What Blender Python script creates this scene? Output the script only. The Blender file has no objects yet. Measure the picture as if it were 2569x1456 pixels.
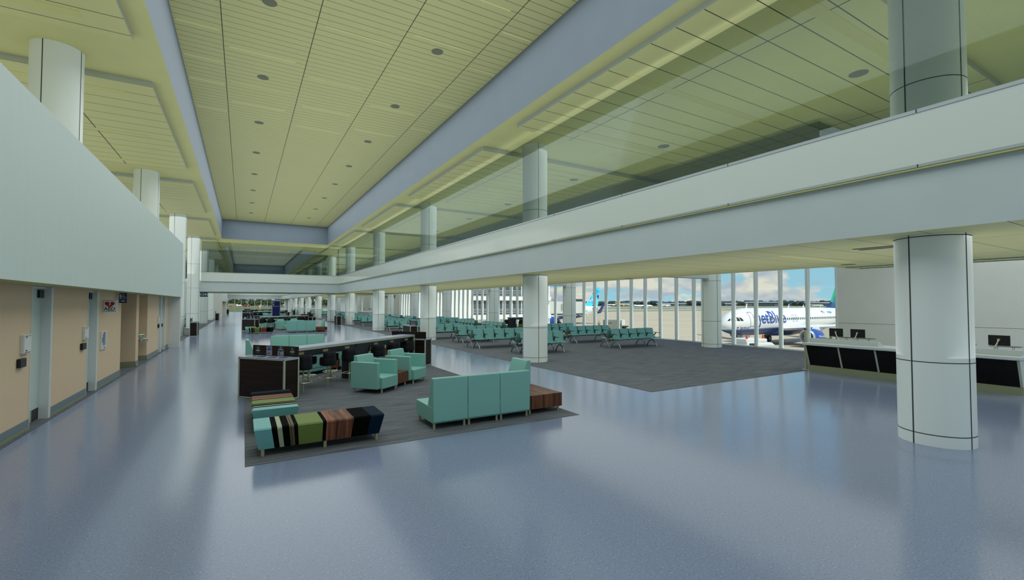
import bpy, bmesh, math, random
from mathutils import Vector, Matrix
random.seed(7)
scene = bpy.context.scene
COL = scene.collection
PI = math.pi

# ------------------------------------------------------------------ materials
def lin(c):
    return tuple((v / 255 / 12.92) if v <= 10 else (((v / 255) + .055) / 1.055) ** 2.4 for v in c)

class N:
    """tiny node-tree helper"""
    def __init__(s, tree):
        s.t = tree
        tree.nodes.clear()
    def n(s, typ, **kw):
        nd = s.t.nodes.new(typ)
        for k, v in kw.items():
            if k.startswith('i_'):
                nd.inputs[k[2:].replace('_', ' ')].default_value = v
            else:
                setattr(nd, k, v)
        return nd
    def l(s, a, b):
        s.t.links.new(a, b)
    def math(s, op, a, b=None, c=None):
        nd = s.t.nodes.new('ShaderNodeMath'); nd.operation = op
        for i, v in enumerate((a, b, c)):
            if v is None: continue
            if isinstance(v, (int, float)): nd.inputs[i].default_value = v
            else: s.l(v, nd.inputs[i])
        return nd.outputs[0]
    def mix(s, fac, a, b):
        nd = s.t.nodes.new('ShaderNodeMix'); nd.data_type = 'RGBA'
        for sock, v in ((nd.inputs['Factor'], fac), (nd.inputs['A'], a), (nd.inputs['B'], b)):
            if isinstance(v, (int, float)): sock.default_value = v
            elif isinstance(v, tuple): sock.default_value = (*v[:3], 1)
            else: s.l(v, sock)
        return nd.outputs['Result']

def principled(name, rgb, rough=.5, metal=0., spec=.5):
    m = bpy.data.materials.new(name); m.use_nodes = True
    k = N(m.node_tree)
    out = k.n('ShaderNodeOutputMaterial'); p = k.n('ShaderNodeBsdfPrincipled')
    k.l(p.outputs[0], out.inputs[0])
    p.inputs['Base Color'].default_value = (*lin(rgb), 1)
    p.inputs['Roughness'].default_value = rough
    p.inputs['Metallic'].default_value = metal
    p.inputs['Specular IOR Level'].default_value = spec
    return m, k, p

def mat(name, rgb, rough=.5, metal=0., spec=.5, var=0., vs=(8, 8, 8), detail=4, bump=0.):
    """plain coat, with an optional noise that varies the colour by +-var"""
    m, k, p = principled(name, rgb, rough, metal, spec)
    if var or bump:
        tc = k.n('ShaderNodeTexCoord')
        mp = k.n('ShaderNodeMapping'); mp.inputs['Scale'].default_value = vs
        k.l(tc.outputs['Object'], mp.inputs['Vector'])
        no = k.n('ShaderNodeTexNoise'); no.inputs['Scale'].default_value = 1; no.inputs['Detail'].default_value = detail
        k.l(mp.outputs[0], no.inputs['Vector'])
        a = lin(rgb)
        if var:
            r = k.mix(no.outputs['Fac'], tuple(max(0, v * (1 - 2 * var)) for v in a), tuple(v * (1 + 2 * var) for v in a))
            k.l(r, p.inputs['Base Color'])
        if bump:
            b = k.n('ShaderNodeBump'); b.inputs['Strength'].default_value = bump; b.inputs['Distance'].default_value = .01
            k.l(no.outputs['Fac'], b.inputs['Height']); k.l(b.outputs[0], p.inputs['Normal'])
    return m

def grid_mat(name, rgb, line, lines, rough=.6, spec=.3, var=.02):
    """panel ceiling: joints are dark lines at fixed spacings of the place itself; lines = (axis, pitch, offset, width)"""
    m, k, p = principled(name, rgb, rough, 0, spec)
    g = k.n('ShaderNodeNewGeometry'); s = k.n('ShaderNodeSeparateXYZ')
    k.l(g.outputs['Position'], s.inputs[0])
    tot = None
    for ax, pitch, off, w in lines:
        v = k.math('SUBTRACT', s.outputs[ax], off - w / 2)
        v = k.math('DIVIDE', v, pitch)
        v = k.math('FRACT', v)
        v = k.math('LESS_THAN', v, w / pitch)
        tot = v if tot is None else k.math('MAXIMUM', tot, v)
    no = k.n('ShaderNodeTexNoise'); no.inputs['Scale'].default_value = 1.5; no.inputs['Detail'].default_value = 5
    k.l(g.outputs['Position'], no.inputs['Vector'])
    a = lin(rgb)
    base = k.mix(no.outputs['Fac'], tuple(v * (1 - 2 * var) for v in a), tuple(v * (1 + 2 * var) for v in a))
    k.l(k.mix(tot, base, lin(line)), p.inputs['Base Color'])
    return m

def wood(name, dark, light, axis, scale=30., rough=.4, spec=.4):
    """streaked veneer; grain runs along the axis with the small scale"""
    m, k, p = principled(name, dark, rough, 0, spec)
    tc = k.n('ShaderNodeTexCoord'); mp = k.n('ShaderNodeMapping')
    mp.inputs['Scale'].default_value = tuple(scale * .04 if i in axis else scale for i in range(3))
    k.l(tc.outputs['Object'], mp.inputs['Vector'])
    no = k.n('ShaderNodeTexNoise'); no.inputs['Scale'].default_value = 1; no.inputs['Detail'].default_value = 6; no.inputs['Roughness'].default_value = .65
    k.l(mp.outputs[0], no.inputs['Vector'])
    r = k.n('ShaderNodeValToRGB'); k.l(no.outputs['Fac'], r.inputs[0])
    e = r.color_ramp.elements
    e[0].position = .36; e[0].color = (*lin(dark), 1); e[1].position = .66; e[1].color = (*lin(light), 1)
    k.l(r.outputs[0], p.inputs['Base Color'])
    return m

def speck(name, base, dark, lightc, rough, spec, scale=70.):
    m, k, p = principled(name, base, rough, 0, spec)
    g = k.n('ShaderNodeNewGeometry')
    n1 = k.n('ShaderNodeTexNoise'); n1.inputs['Scale'].default_value = scale; n1.inputs['Detail'].default_value = 2
    n2 = k.n('ShaderNodeTexNoise'); n2.inputs['Scale'].default_value = scale * .7; n2.inputs['Detail'].default_value = 2
    mp = k.n('ShaderNodeMapping'); mp.inputs['Location'].default_value = (31, 7, 3)
    k.l(g.outputs['Position'], n1.inputs['Vector']); k.l(g.outputs['Position'], mp.inputs['Vector']); k.l(mp.outputs[0], n2.inputs['Vector'])
    def ramp(src, a, b):
        r = k.n('ShaderNodeMapRange'); r.inputs['From Min'].default_value = a; r.inputs['From Max'].default_value = b
        k.l(src, r.inputs['Value']); return r.outputs[0]
    c = k.mix(ramp(n1.outputs['Fac'], .60, .68), lin(base), lin(dark))
    c = k.mix(ramp(n2.outputs['Fac'], .60, .70), c, lin(lightc))
    k.l(c, p.inputs['Base Color'])
    return m

def carpet_mat(name, dark, light):
    m, k, p = principled(name, dark, .95, 0, .1)
    g = k.n('ShaderNodeNewGeometry'); mp = k.n('ShaderNodeMapping')
    mp.inputs['Scale'].default_value = (1.2, 26, 1)
    k.l(g.outputs['Position'], mp.inputs['Vector'])
    n1 = k.n('ShaderNodeTexNoise'); n1.inputs['Scale'].default_value = 1; n1.inputs['Detail'].default_value = 3
    k.l(mp.outputs[0], n1.inputs['Vector'])
    n2 = k.n('ShaderNodeTexNoise'); n2.inputs['Scale'].default_value = 110; n2.inputs['Detail'].default_value = 2
    k.l(g.outputs['Position'], n2.inputs['Vector'])
    f = k.math('ADD', k.math('MULTIPLY', n1.outputs['Fac'], .8), k.math('MULTIPLY', n2.outputs['Fac'], .5))
    r = k.n('ShaderNodeMapRange'); r.inputs['From Min'].default_value = .45; r.inputs['From Max'].default_value = .85
    k.l(f, r.inputs['Value'])
    k.l(k.mix(r.outputs[0], lin(dark), lin(light)), p.inputs['Base Color'])
    return m

def glass_mat(name, tint, gloss=.06, rough=.02, gcol=(255, 255, 255)):
    """thin pane: lets light straight through, tinted, with a weak mirror"""
    m = bpy.data.materials.new(name); m.use_nodes = True
    k = N(m.node_tree)
    out = k.n('ShaderNodeOutputMaterial'); mx = k.n('ShaderNodeMixShader')
    tr = k.n('ShaderNodeBsdfTransparent'); gl = k.n('ShaderNodeBsdfGlossy'); fr = k.n('ShaderNodeLayerWeight')
    fr.inputs['Blend'].default_value = .25
    tr.inputs[0].default_value = (*lin(tint), 1)
    gl.inputs['Roughness'].default_value = rough; gl.inputs[0].default_value = (*lin(gcol), 1)
    k.l(k.math('MULTIPLY_ADD', fr.outputs['Fresnel'], gloss * 2, gloss * .4), mx.inputs[0])
    k.l(tr.outputs[0], mx.inputs[1]); k.l(gl.outputs[0], mx.inputs[2]); k.l(mx.outputs[0], out.inputs[0])
    return m

def emit(name, rgb, strength):
    m, k, p = principled(name, rgb, .6)
    p.inputs['Emission Color'].default_value = (*lin(rgb), 1); p.inputs['Emission Strength'].default_value = strength
    return m

# ------------------------------------------------------------------ mesh builder
class MB:
    def __init__(s):
        s.v = []; s.f = []; s.m = []
    def add(s, vs, fs, m=0):
        o = len(s.v); s.v += [tuple(v) for v in vs]
        s.f += [tuple(o + i for i in f) for f in fs]; s.m += (m if isinstance(m, list) else [m] * len(fs))
        return s
    def box(s, a0, b0, c0, a1, b1, c1, m=0, **kw):
        vs = [(x, y, z) for z in (c0, c1) for y in (b0, b1) for x in (a0, a1)]
        fs = [(0, 2, 3, 1), (4, 5, 7, 6), (0, 1, 5, 4), (2, 6, 7, 3), (0, 4, 6, 2), (1, 3, 7, 5)]
        ms = [kw.get(k, m) for k in ('z0', 'z1', 'y0', 'y1', 'x0', 'x1')]
        return s.add(vs, fs, ms)
    def ext(s, pts, vec, m=0, mc=None):
        """polygon swept along vec"""
        n = len(pts); b = [tuple(p[i] + vec[i] for i in range(3)) for p in pts]
        fs = [tuple(range(n))[::-1], tuple(range(n, 2 * n))] + [(i, (i + 1) % n, n + (i + 1) % n, n + i) for i in range(n)]
        mc = m if mc is None else mc
        return s.add(list(pts) + b, fs, [mc, mc] + [m] * n)
    def cyl(s, p0, p1, r, r1=None, n=16, m=0):
        r1 = r if r1 is None else r1
        a = Vector(p0); b = Vector(p1); d = (b - a).normalized()
        u = d.orthogonal().normalized(); w = d.cross(u)
        vs = [a + (u * math.cos(t) + w * math.sin(t)) * r for t in [2 * PI * i / n for i in range(n)]]
        vs += [b + (u * math.cos(t) + w * math.sin(t)) * r1 for t in [2 * PI * i / n for i in range(n)]]
        fs = [tuple(range(n))[::-1], tuple(range(n, 2 * n))] + [(i, (i + 1) % n, n + (i + 1) % n, n + i) for i in range(n)]
        return s.add(vs, fs, m)
    def lathe(s, prof, c=(0, 0, 0), n=24, m=0):
        vs = [(c[0] + r * math.cos(2 * PI * i / n), c[1] + r * math.sin(2 * PI * i / n), c[2] + z) for r, z in prof for i in range(n)]
        fs = []
        for j in range(len(prof) - 1):
            fs += [(j * n + i, j * n + (i + 1) % n, (j + 1) * n + (i + 1) % n, (j + 1) * n + i) for i in range(n)]
        fs += [tuple(range(n))[::-1], tuple((len(prof) - 1) * n + i for i in range(n))]
        return s.add(vs, fs, m)
    def tube(s, pts, r, n=8, m=0, closed=False):
        P = [Vector(p) for p in pts]; k = len(P); vs = []; prev = None
        for i, p in enumerate(P):
            if closed: d = P[(i + 1) % k] - P[i - 1]
            else: d = P[min(i + 1, k - 1)] - P[max(i - 1, 0)]
            d.normalize()
            u = d.orthogonal().normalized() if prev is None else (prev - d * prev.dot(d)).normalized()
            prev = u; w = d.cross(u)
            vs += [p + (u * math.cos(2 * PI * j / n) + w * math.sin(2 * PI * j / n)) * r for j in range(n)]
        fs = []
        for i in range(k if closed else k - 1):
            a = i * n; b = ((i + 1) % k) * n
            fs += [(a + j, a + (j + 1) % n, b + (j + 1) % n, b + j) for j in range(n)]
        if not closed: fs += [tuple(range(n))[::-1], tuple((k - 1) * n + j for j in range(n))]
        return s.add(vs, fs, m)
    def loft(s, rings, m=0, caps=True):
        n = len(rings[0]); vs = [v for r in rings for v in r]; fs = []
        for j in range(len(rings) - 1):
            fs += [(j * n + i, j * n + (i + 1) % n, (j + 1) * n + (i + 1) % n, (j + 1) * n + i) for i in range(n)]
        if caps: fs += [tuple(range(n))[::-1], tuple((len(rings) - 1) * n + i for i in range(n))]
        return s.add(vs, fs, m)
    def build(s, name, mats, parent=None, bev=0, seg=2, smooth=None, kind=None, label=None, cat=None, group=None, loc=None, rz=0, fix=True):
        me = bpy.data.meshes.new(name); me.from_pydata(s.v, [], s.f)
        mats = mats if isinstance(mats, (list, tuple)) else [mats]
        for m in mats: me.materials.append(m)
        me.polygons.foreach_set('material_index', s.m)
        if fix:
            bm = bmesh.new(); bm.from_mesh(me); bmesh.ops.recalc_face_normals(bm, faces=bm.faces); bm.to_mesh(me); bm.free()
        if smooth:
            me.polygons.foreach_set('use_smooth', [True] * len(me.polygons)); me.set_sharp_from_angle(angle=math.radians(smooth))
        me.update()
        return link(name, me, parent, bev, seg, kind, label, cat, group, loc, rz)

def link(name, me, parent=None, bev=0, seg=2, kind=None, label=None, cat=None, group=None, loc=None, rz=0):
    o = bpy.data.objects.new(name, me); COL.objects.link(o)
    if parent is not None: o.parent = parent
    if loc: o.location = loc
    if rz: o.rotation_euler = (0, 0, rz)
    if bev:
        b = o.modifiers.new('bevel', 'BEVEL'); b.width = bev; b.segments = seg; b.limit_method = 'ANGLE'; b.angle_limit = math.radians(40)
        b.harden_normals = False
    tag(o, label, cat, group, kind)
    return o

def tag(o, label=None, cat=None, group=None, kind=None):
    if label: o['label'] = label
    if cat: o['category'] = cat
    if group: o['group'] = group
    if kind: o['kind'] = kind
    return o

def empty(name, loc=(0, 0, 0), rz=0, label=None, cat=None, group=None):
    o = bpy.data.objects.new(name, None); COL.objects.link(o)
    o.location = loc; o.rotation_euler = (0, 0, rz); o.empty_display_size = .1
    return tag(o, label, cat, group)

def dup(o, parent=None):
    c = o.copy(); COL.objects.link(c); c.parent = parent
    for ch in list(o.children): dup(ch, c)
    return c

PROTO = {}
def inst(key, builder, loc, rz, label, cat, group=None):
    """the first call builds the thing, later ones copy it with its parts"""
    if key not in PROTO: r = PROTO[key] = builder()
    else: r = dup(PROTO[key])
    r.location = loc; r.rotation_euler = (0, 0, rz)
    for k in ('label', 'category', 'group'):
        if k in r: del r[k]
    return tag(r, label, cat, group)

_TXT = {}
def text_mesh(txt, size, extrude=.002, align='CENTER', shear=0., space=1., bold=.014):
    key = (txt, size, extrude, align, shear, space, bold)
    if key not in _TXT:
        cu = bpy.data.curves.new('lettering', 'FONT'); cu.body = txt; cu.size = size; cu.extrude = extrude
        cu.align_x = align; cu.align_y = 'CENTER'; cu.shear = shear; cu.space_character = space; cu.resolution_u = 3; cu.offset = bold * size
        ob = bpy.data.objects.new('lettering', cu); COL.objects.link(ob)
        dg = bpy.context.evaluated_depsgraph_get(); dg.update()
        me = bpy.data.meshes.new_from_object(ob.evaluated_get(dg))
        bpy.data.objects.remove(ob)
        _TXT[key] = me
    return _TXT[key]

def text(txt, size, m, parent, loc, rot, extrude=.002, name='lettering', **kw):
    me = text_mesh(txt, size, extrude, **kw)
    if me.users: me = me.copy()
    me.materials.clear(); me.materials.append(m)
    for p in me.polygons: p.material_index = 0
    o = bpy.data.objects.new(name, me); COL.objects.link(o); o.parent = parent
    o.location = loc; o.rotation_euler = rot
    return o

ORD = ['first', 'second', 'third', 'fourth', 'fifth', 'sixth', 'seventh', 'eighth', 'ninth', 'tenth', 'eleventh', 'twelfth', 'thirteenth', 'fourteenth', 'fifteenth', 'sixteenth', 'seventeenth', 'eighteenth', 'nineteenth', 'twentieth']

# ------------------------------------------------------------------ palette
M = {}
BOUNCE_OLIVE = (198, 197, 138)  # yellow bounce light from below, put into the colour of ceilings and undersides
M['ceil_high'] = grid_mat('slatted ceiling', BOUNCE_OLIVE, (70, 70, 48), [('Y', .2795, 13.29, .014), ('X', 2.2, 1.6, .022)])
M['ceil_panel'] = grid_mat('panel ceiling', BOUNCE_OLIVE, (62, 62, 46), [('Y', .665, 14.83, .022), ('X', 6.35, 9.58, .03)])
M['ceil_panel_l'] = grid_mat('panel ceiling left', BOUNCE_OLIVE, (62, 62, 46), [('Y', .665, 14.83, .022), ('X', 6.35, -4.13, .03)])
M['ceil_low'] = grid_mat('low ceiling', (214, 212, 150), (105, 105, 76), [('Y', .89, 3.56, .016), ('X', 3.1, 10.0, .016)])
M['olive'] = mat('olive bounce tint', BOUNCE_OLIVE, .7, spec=.2, var=.03, vs=(1.5, 1.5, 1.5))
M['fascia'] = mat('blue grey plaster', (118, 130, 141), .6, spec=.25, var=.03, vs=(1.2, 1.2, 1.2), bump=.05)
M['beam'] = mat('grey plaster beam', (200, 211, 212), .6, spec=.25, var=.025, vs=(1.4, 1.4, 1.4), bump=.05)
M['wall_white'] = mat('pale ribbed wall', (206, 219, 215), .55, spec=.3, var=.02, vs=(14, 14, .25))
M['wall_tan'] = mat('tan wall paint', (222, 196, 165), .65, spec=.2, var=.015, vs=(3, 3, 3))
M['wall_grey'] = mat('grey wall paint', (210, 211, 204), .65, spec=.2, var=.02, vs=(2, 2, 2))
M['column'] = mat('column metal', (236, 243, 240), .35, spec=.4, var=.02, vs=(3, 3, .3))
M['joint'] = mat('dark joint', (44, 47, 50), .6)
M['joint_soft'] = mat('faint joint', (150, 152, 146), .6)
M['metal_edge'] = mat('aluminium edge', (196, 204, 210), .3, .6)
M['trim_white'] = mat('white trim', (212, 216, 214), .4)
M['terrazzo'] = speck('terrazzo', (126, 138, 166), (94, 102, 126), (148, 159, 184), .15, .32)  # cool ambient light from above is put into the blue of the floor
M['carpet'] = carpet_mat('charcoal carpet', (70, 73, 78), (122, 126, 132))
M['band'] = mat('frosted balustrade', (222, 230, 224), .09, spec=.55)
M['pane'] = glass_mat('window pane', (246, 250, 249), .035)
M['tint'] = glass_mat('tinted screen glass', (214, 219, 216), .06, .02, (225, 235, 245))
M['mullion'] = mat('mullion paint', (212, 220, 219), .35)
M['base_grey'] = mat('steel skirting', (120, 134, 140), .45, .3)
M['olive_base'] = mat('olive skirting', (136, 142, 112), .5)
M['door'] = mat('pale door', (196, 208, 202), .5)
M['black'] = mat('black plastic', (14, 15, 15), .45)
M['disc'] = mat('speaker grey', (110, 114, 92), .7)
M['slot'] = emit('ceiling light slot', (206, 205, 140), .12)
M['slot_wide'] = emit('panel light slot', (184, 182, 118), .06)
M['teal'] = mat('teal vinyl', (130, 184, 176), .42, spec=.35, var=.03, vs=(30, 30, 30))
M['teal_seat'] = mat('teal seat vinyl', (110, 166, 164), .38, spec=.4, var=.02, vs=(12, 12, 12))
M['teal_back'] = mat('seat shell', (112, 150, 128), .5)
M['leg'] = mat('satin nickel', (190, 186, 160), .35, .5)
M['chrome'] = mat('chrome', (214, 212, 190), .15, .9)
M['steel'] = mat('polished leg', (150, 160, 170), .2, .85)
M['navy'] = mat('navy vinyl', (8, 11, 18), .6, spec=.25)
M['navy_panel'] = mat('navy laminate', (14, 20, 28), .45)
M['navy_stripe'] = mat('navy stripe', (6, 30, 50), .8, spec=.1)
M['green_stripe'] = mat('green stripe', (104, 124, 54), .7, var=.08, vs=(90, 90, 90))
M['cream_stripe'] = mat('cream stripe', (160, 168, 142), .7, var=.06, vs=(90, 90, 90))
M['brown_stripe'] = mat('olive brown stripe', (92, 80, 50), .7, var=.06, vs=(90, 90, 90))
M['black_stripe'] = mat('black stripe', (6, 7, 7), .9, spec=.05)
M['teal_stripe'] = mat('teal stripe', (110, 172, 172), .6, var=.06, vs=(60, 60, 60))
M['wood_stripe'] = wood('zebra fabric', (66, 40, 28), (150, 94, 66), (1, 2), 26, .6, .2)
M['wood_table'] = wood('walnut block', (52, 28, 16), (128, 80, 50), (1, 2), 24, .4, .3)
M['wood_dark'] = wood('dark laminate', (18, 11, 8), (46, 28, 20), (0, 1), 22, .45, .25)
M['counter_top'] = mat('grey counter top', (160, 170, 200), .25, spec=.5)
M['bone'] = mat('bone laminate edge', (176, 180, 166), .45)
M['outlet'] = mat('outlet plate', (150, 142, 110), .5)
M['desk_black'] = wood('ebony panel', (10, 9, 8), (20, 18, 16), (2,), 12, .45, .2)
M['desk_white'] = mat('white counter', (196, 204, 204), .4)
M['screen'] = mat('monitor black', (10, 11, 12), .35)
M['sign_blue'] = mat('sign blue', (22, 36, 84), .4)
M['sign_navy'] = mat('sign navy', (26, 38, 78), .4)
M['pylon_blue'] = mat('pylon blue', (16, 32, 112), .4)
M['white'] = mat('sign white', (222, 224, 220), .5)
M['red'] = mat('heart red', (158, 24, 28), .5)
M['label_dark'] = mat('label dark', (16, 22, 24), .5)
M['label_blue'] = mat('label slate', (20, 44, 58), .5)
M['label_grey'] = mat('label grey', (150, 152, 168), .5)
M['label_lilac'] = mat('label lilac', (128, 132, 172), .5)
M['pale_text'] = mat('pale lettering', (200, 206, 200), .5)
M['bracket'] = mat('cast bracket', (176, 170, 146), .4, .3)
# ------------------------------------------------------------------ the building
YA, YB = -8., 130.          # near and far end of the concourse
XL, XR = -15.8, 21.15       # window lines
Z0, Z1 = 3.13, 4.02         # mezzanine slab
BX = 8.25                   # its face
ZG = 7.57                   # top of the upper glass screens
ZC, ZP, ZH = 7.85, 7.70, 9.60
S = 'structure'

MB().box(XL - .3, YA, -.35, XR + .25, YB + .2, 0).build('floor', M['terrazzo'], kind=S)
c = MB()
c.box(8.36, 7.71, 0, XR - .05, YB - .3, .006)
c.box(XL, 27.35, 0, -2.95, 74.7, .006)
c.box(XL, 99.5, 0, -2.95, YB - .3, .006)
c.box(-3.4, YA, 0, -2.965, 26.9, .006)
c.build('floor_carpet', M['carpet'], kind=S)

# ceilings: flat plaster at 7.85 m with two raised slatted bays, lowered panels between the column lines
c = MB()
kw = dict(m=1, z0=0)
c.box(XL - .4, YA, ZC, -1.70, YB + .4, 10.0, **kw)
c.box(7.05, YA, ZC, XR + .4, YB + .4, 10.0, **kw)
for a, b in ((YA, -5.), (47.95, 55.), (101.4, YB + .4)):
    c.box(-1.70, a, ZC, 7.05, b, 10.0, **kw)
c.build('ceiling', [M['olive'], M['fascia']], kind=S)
c = MB()
for a, b in ((-5., 47.95), (55., 101.4)):
    c.box(-1.70, a, ZH, 7.05, b, 10.0)
c.build('ceiling_raised', M['ceil_high'], kind=S)
k = -1
while True:
    a = 14.83 + 11.13 * k; b = a + 8.73
    if a > 120: break
    MB().box(7.49, a, ZP, XR - .3, b, ZC, 1, z0=0).build('ceiling_panel', [M['ceil_panel'], M['metal_edge']], kind=S)
    MB().box(XL + .3, a, ZP, -2.11, b, ZC, 1, z0=0).build('ceiling_panel', [M['ceil_panel_l'], M['metal_edge']], kind=S)
    k += 1

# mezzanine on the right and the bridge across
c = MB()
c.box(BX, YA, Z0, 14.4, YB, Z1, 1, z0=0)
c.box(14.4, YA, 3.55, 14.95, YB, Z1, 1, z0=0)
c.box(14.4, YA, Z0, 15.95, 6.6, 3.55, 1, z0=0)
for x in (14.86, 15.72): c.box(x, YA, Z0 - .012, x + .035, 6.45, Z0 + .01, 2)
for x in (9.95, 10.2): c.box(x, 3.35, Z0 - .006, x + .12, 4.2, Z0 + .01, 2)
c.build('ceiling_mezzanine', [M['ceil_low'], M['beam'], M['joint']], kind=S)
MB().box(-3.4, 48.3, Z0, BX, 55.3, Z1, 1, z0=0).build('ceiling_bridge', [M['ceil_low'], M['beam']], kind=S)
MB().box(-3.4, YB - .3, Z0, BX, YB + .2, Z1, 1, z0=0).build('trim_9', [M['ceil_low'], M['beam']], kind=S)

def balustrade_y(x, y0, y1, side=-1):
    a = x + side * .07
    c = MB()
    c.box(min(a, x + .05), y0, Z1 + .04, max(a, x + .05), y1, 4.795, 0, z0=2)
    c.box(min(a - .01, x + .06), y0, 4.795, max(a - .01, x + .06), y1, 4.845, 1)
    c.box(min(a - .01, x), y0, Z1, max(a - .01, x), y1, Z1 + .04, 1)
    c.box(min(a, x), y0, Z1 - .03, max(a, x), y1, Z1, 2)
    y = 2.62 - 2.92 * 4
    while y < y1:
        if y > y0:
            c.box(a - .014, y - .006, Z1, a - .009, y + .006, Z1 + .04, 3)
            c.box(a - .014, y - .006, 4.795, a - .009, y + .006, 4.845, 3)
        y += 2.92
    c.build('balustrade', [M['band'], M['metal_edge'], M['olive'], M['joint']], kind=S)
balustrade_y(BX, YA, 48.23)
balustrade_y(BX, 55.37, YB)
def balustrade_x(y, x0, x1, side):
    a = y + side * .07
    c = MB()
    c.box(x0, min(a, y), Z1 + .04, x1, max(a, y), 4.795, 0, z0=2)
    c.box(x0, min(a, y) - .01, 4.795, x1, max(a, y) + .01, 4.845, 1)
    c.box(x0, min(a, y) - .01, Z1, x1, max(a, y), Z1 + .04, 1)
    c.build('balustrade', [M['band'], M['metal_edge'], M['olive']], kind=S)
balustrade_x(48.3, -3.2, BX - .075, -1)
balustrade_x(55.3, -3.2, BX - .075, 1)
balustrade_x(YB - .3, -3.2, BX - .075, -1)

def screen(x0, y0, x1, y1, z0, z1):
    MB().box(x0, y0, z0, x1, y1, z1).build('glass_screen', M['tint'], kind=S)
screen(BX - .015, YA, BX - .003, 49.2, 4.845, ZG)
screen(14.84, 7.05, 14.852, YB - 1, Z1, ZG)
screen(14.86, 7.05, 20.9, 7.062, Z1, ZG)
screen(-3.2, 48.30, BX - .02, 48.312, 4.845, ZG)
screen(-3.2, 55.30, BX - .02, 55.312, 4.845, ZG)
screen(BX - .015, 56.4, BX - .003, YB - 1, 4.845, ZG)

# columns clad in metal sheets with dark joints
def column(x, y, z0, z1, rings):
    r = .45; c = MB()
    c.cyl((x, y, z0), (x, y, z1), r, n=40, m=0)
    for z in rings:
        c.cyl((x, y, z - .006), (x, y, z + .006), r + .002, n=40, m=1)
    for a in (163, 253, 343, 73):
        t = math.radians(a); p = Vector((x + math.cos(t) * r, y + math.sin(t) * r, 0)); u = Vector((-math.sin(t), math.cos(t), 0)) * .008
        n = Vector((math.cos(t), math.sin(t), 0)) * .003
        q = [p - u - n * 3, p + u - n * 3, p + u + n, p - u + n]
        c.ext([(*v[:2], z0) for v in q], (0, 0, z1 - z0), 1)
    c.build('column', [M['column'], M['joint']], kind=S, smooth=40)
for i in range(12):
    column(9.17, 2.80 + 11.15 * i, 0, ZC, (.17, 1.23, 3.1, 5.45))
    column(-3.70, 2.85 + 11.15 * i, 0, ZC, (.17, 1.23, 3.4, 5.45))
    if 14.2 + 11.15 * i < YB - 2:
        column(19.5, 14.2 + 11.15 * i, 0, ZC, (.17, 1.25, 3.17, 5.45))
        MB().box(14.4, 14.0 + 11.15 * i, 3.28, 19.5, 14.4 + 11.15 * i, 3.47, 0, z0=1).build('beam', [M['beam'], M['olive']], kind=S)

# ---- left side: block with rest rooms and service doors, pale wall overhanging a tan one
XW = -3.05
def segs(c, lst, x0, x1, z0, z1, m=0):
    for a, b in lst: c.box(x0, a, z0, x1, b, z1, m)
SEG = [(YA, 10.66), (11.62, 13.87), (14.72, 17.22), (19.42, 19.87), (21.47, 24.10), (24.78, 24.95), (25.92, 26.95)]
c = MB(); segs(c, SEG, -3.35, XW, 0, 2.42)
c.box(-6.0, 17.02, 0, -3.35, 17.22, 2.42); c.box(-6.0, 19.42, 0, -3.35, 19.62, 2.42); c.box(-6.2, 17.02, 0, -6.0, 19.62, 2.42)
MB().box(-3.75, 19.62, 0, -3.6, 21.7, 2.42).build('wall_alcove', M['wall_tan'], kind=S); c.box(-3.6, 21.47, 0, -3.35, 21.7, 2.42)
for a, b in ((10.66, 11.62), (13.87, 14.72), (24.10, 24.78), (24.95, 25.92)): c.box(-3.35, a, 0, -3.22, b, 2.42)
c.build('wall_left', M['wall_tan'], kind=S)
c = MB()
c.box(-3.25, YA, 2.40, -2.56, 27.3, 5.0, 0, z0=1)
c.box(-9, 27.1, 0, -3.25, 27.3, 5.0)
c.box(-3.25, 26.95, 0, -2.60, 27.3, 2.40, 2)
c.box(-9, YA, 2.42, -3.25, 27.1, 2.6, 0, z0=1)
c.build('wall_left_upper', [M['wall_white'], M['olive'], M['trim_white']], kind=S)
c = MB(); segs(c, SEG, XW, XW + .012, 0, .18)
for a, b in SEG:      # the darker lower edge and the panel joints of the skirting
    c.box(XW, a, 0, XW + .016, b, .05, 1)
c.box(-6, 19.405, 0, XW, 19.42, .18, 1); c.box(-3.6, 21.455, 0, XW, 21.47, .18, 1); c.box(-3.6, 19.87, 0, -3.585, 21.47, .18, 1)
c.build('baseboard_left', [M['base_grey'], M['olive_base']], kind=S)

def door(n, a0, a1, b1):
    """a0..a1 leaf, jambs either side, b1 the far end of the wide far jamb"""
    c = MB(); c.box(-3.22, a0, .01, -3.17, a1, 2.36)
    d = c.build('door_%d' % n, M['door'], kind=S)
    f = MB(); f.box(-3.25, a0 - .03, 0, XW + .012, a0, 2.40); f.box(-3.25, a1, 0, XW + .02, b1, 2.40); f.box(-3.25, a0, 2.36, -3.1, a1, 2.40)
    f.build('door_frame', M['trim_white'], d, bev=.008)
    MB().box(-3.17, a1 - .20, 2.20, -3.13, a1 - .02, 2.34).build('door_closer', M['black'], d, bev=.004)
    p = MB(); p.box(-3.17, a0 + .02, .02, -3.162, a1 - .02, .22, 0); p.box(-3.162, a0 + .34, .02, -3.155, a0 + .48, .22, 1)
    p.build('kick_plate', [M['black'], M['leg']], d)
door(1, 10.69, 11.53, 11.62); door(2, 13.90, 14.62, 14.72); door(3, 24.16, 24.62, 24.78); door(4, 25.01, 25.80, 25.92)

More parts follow.
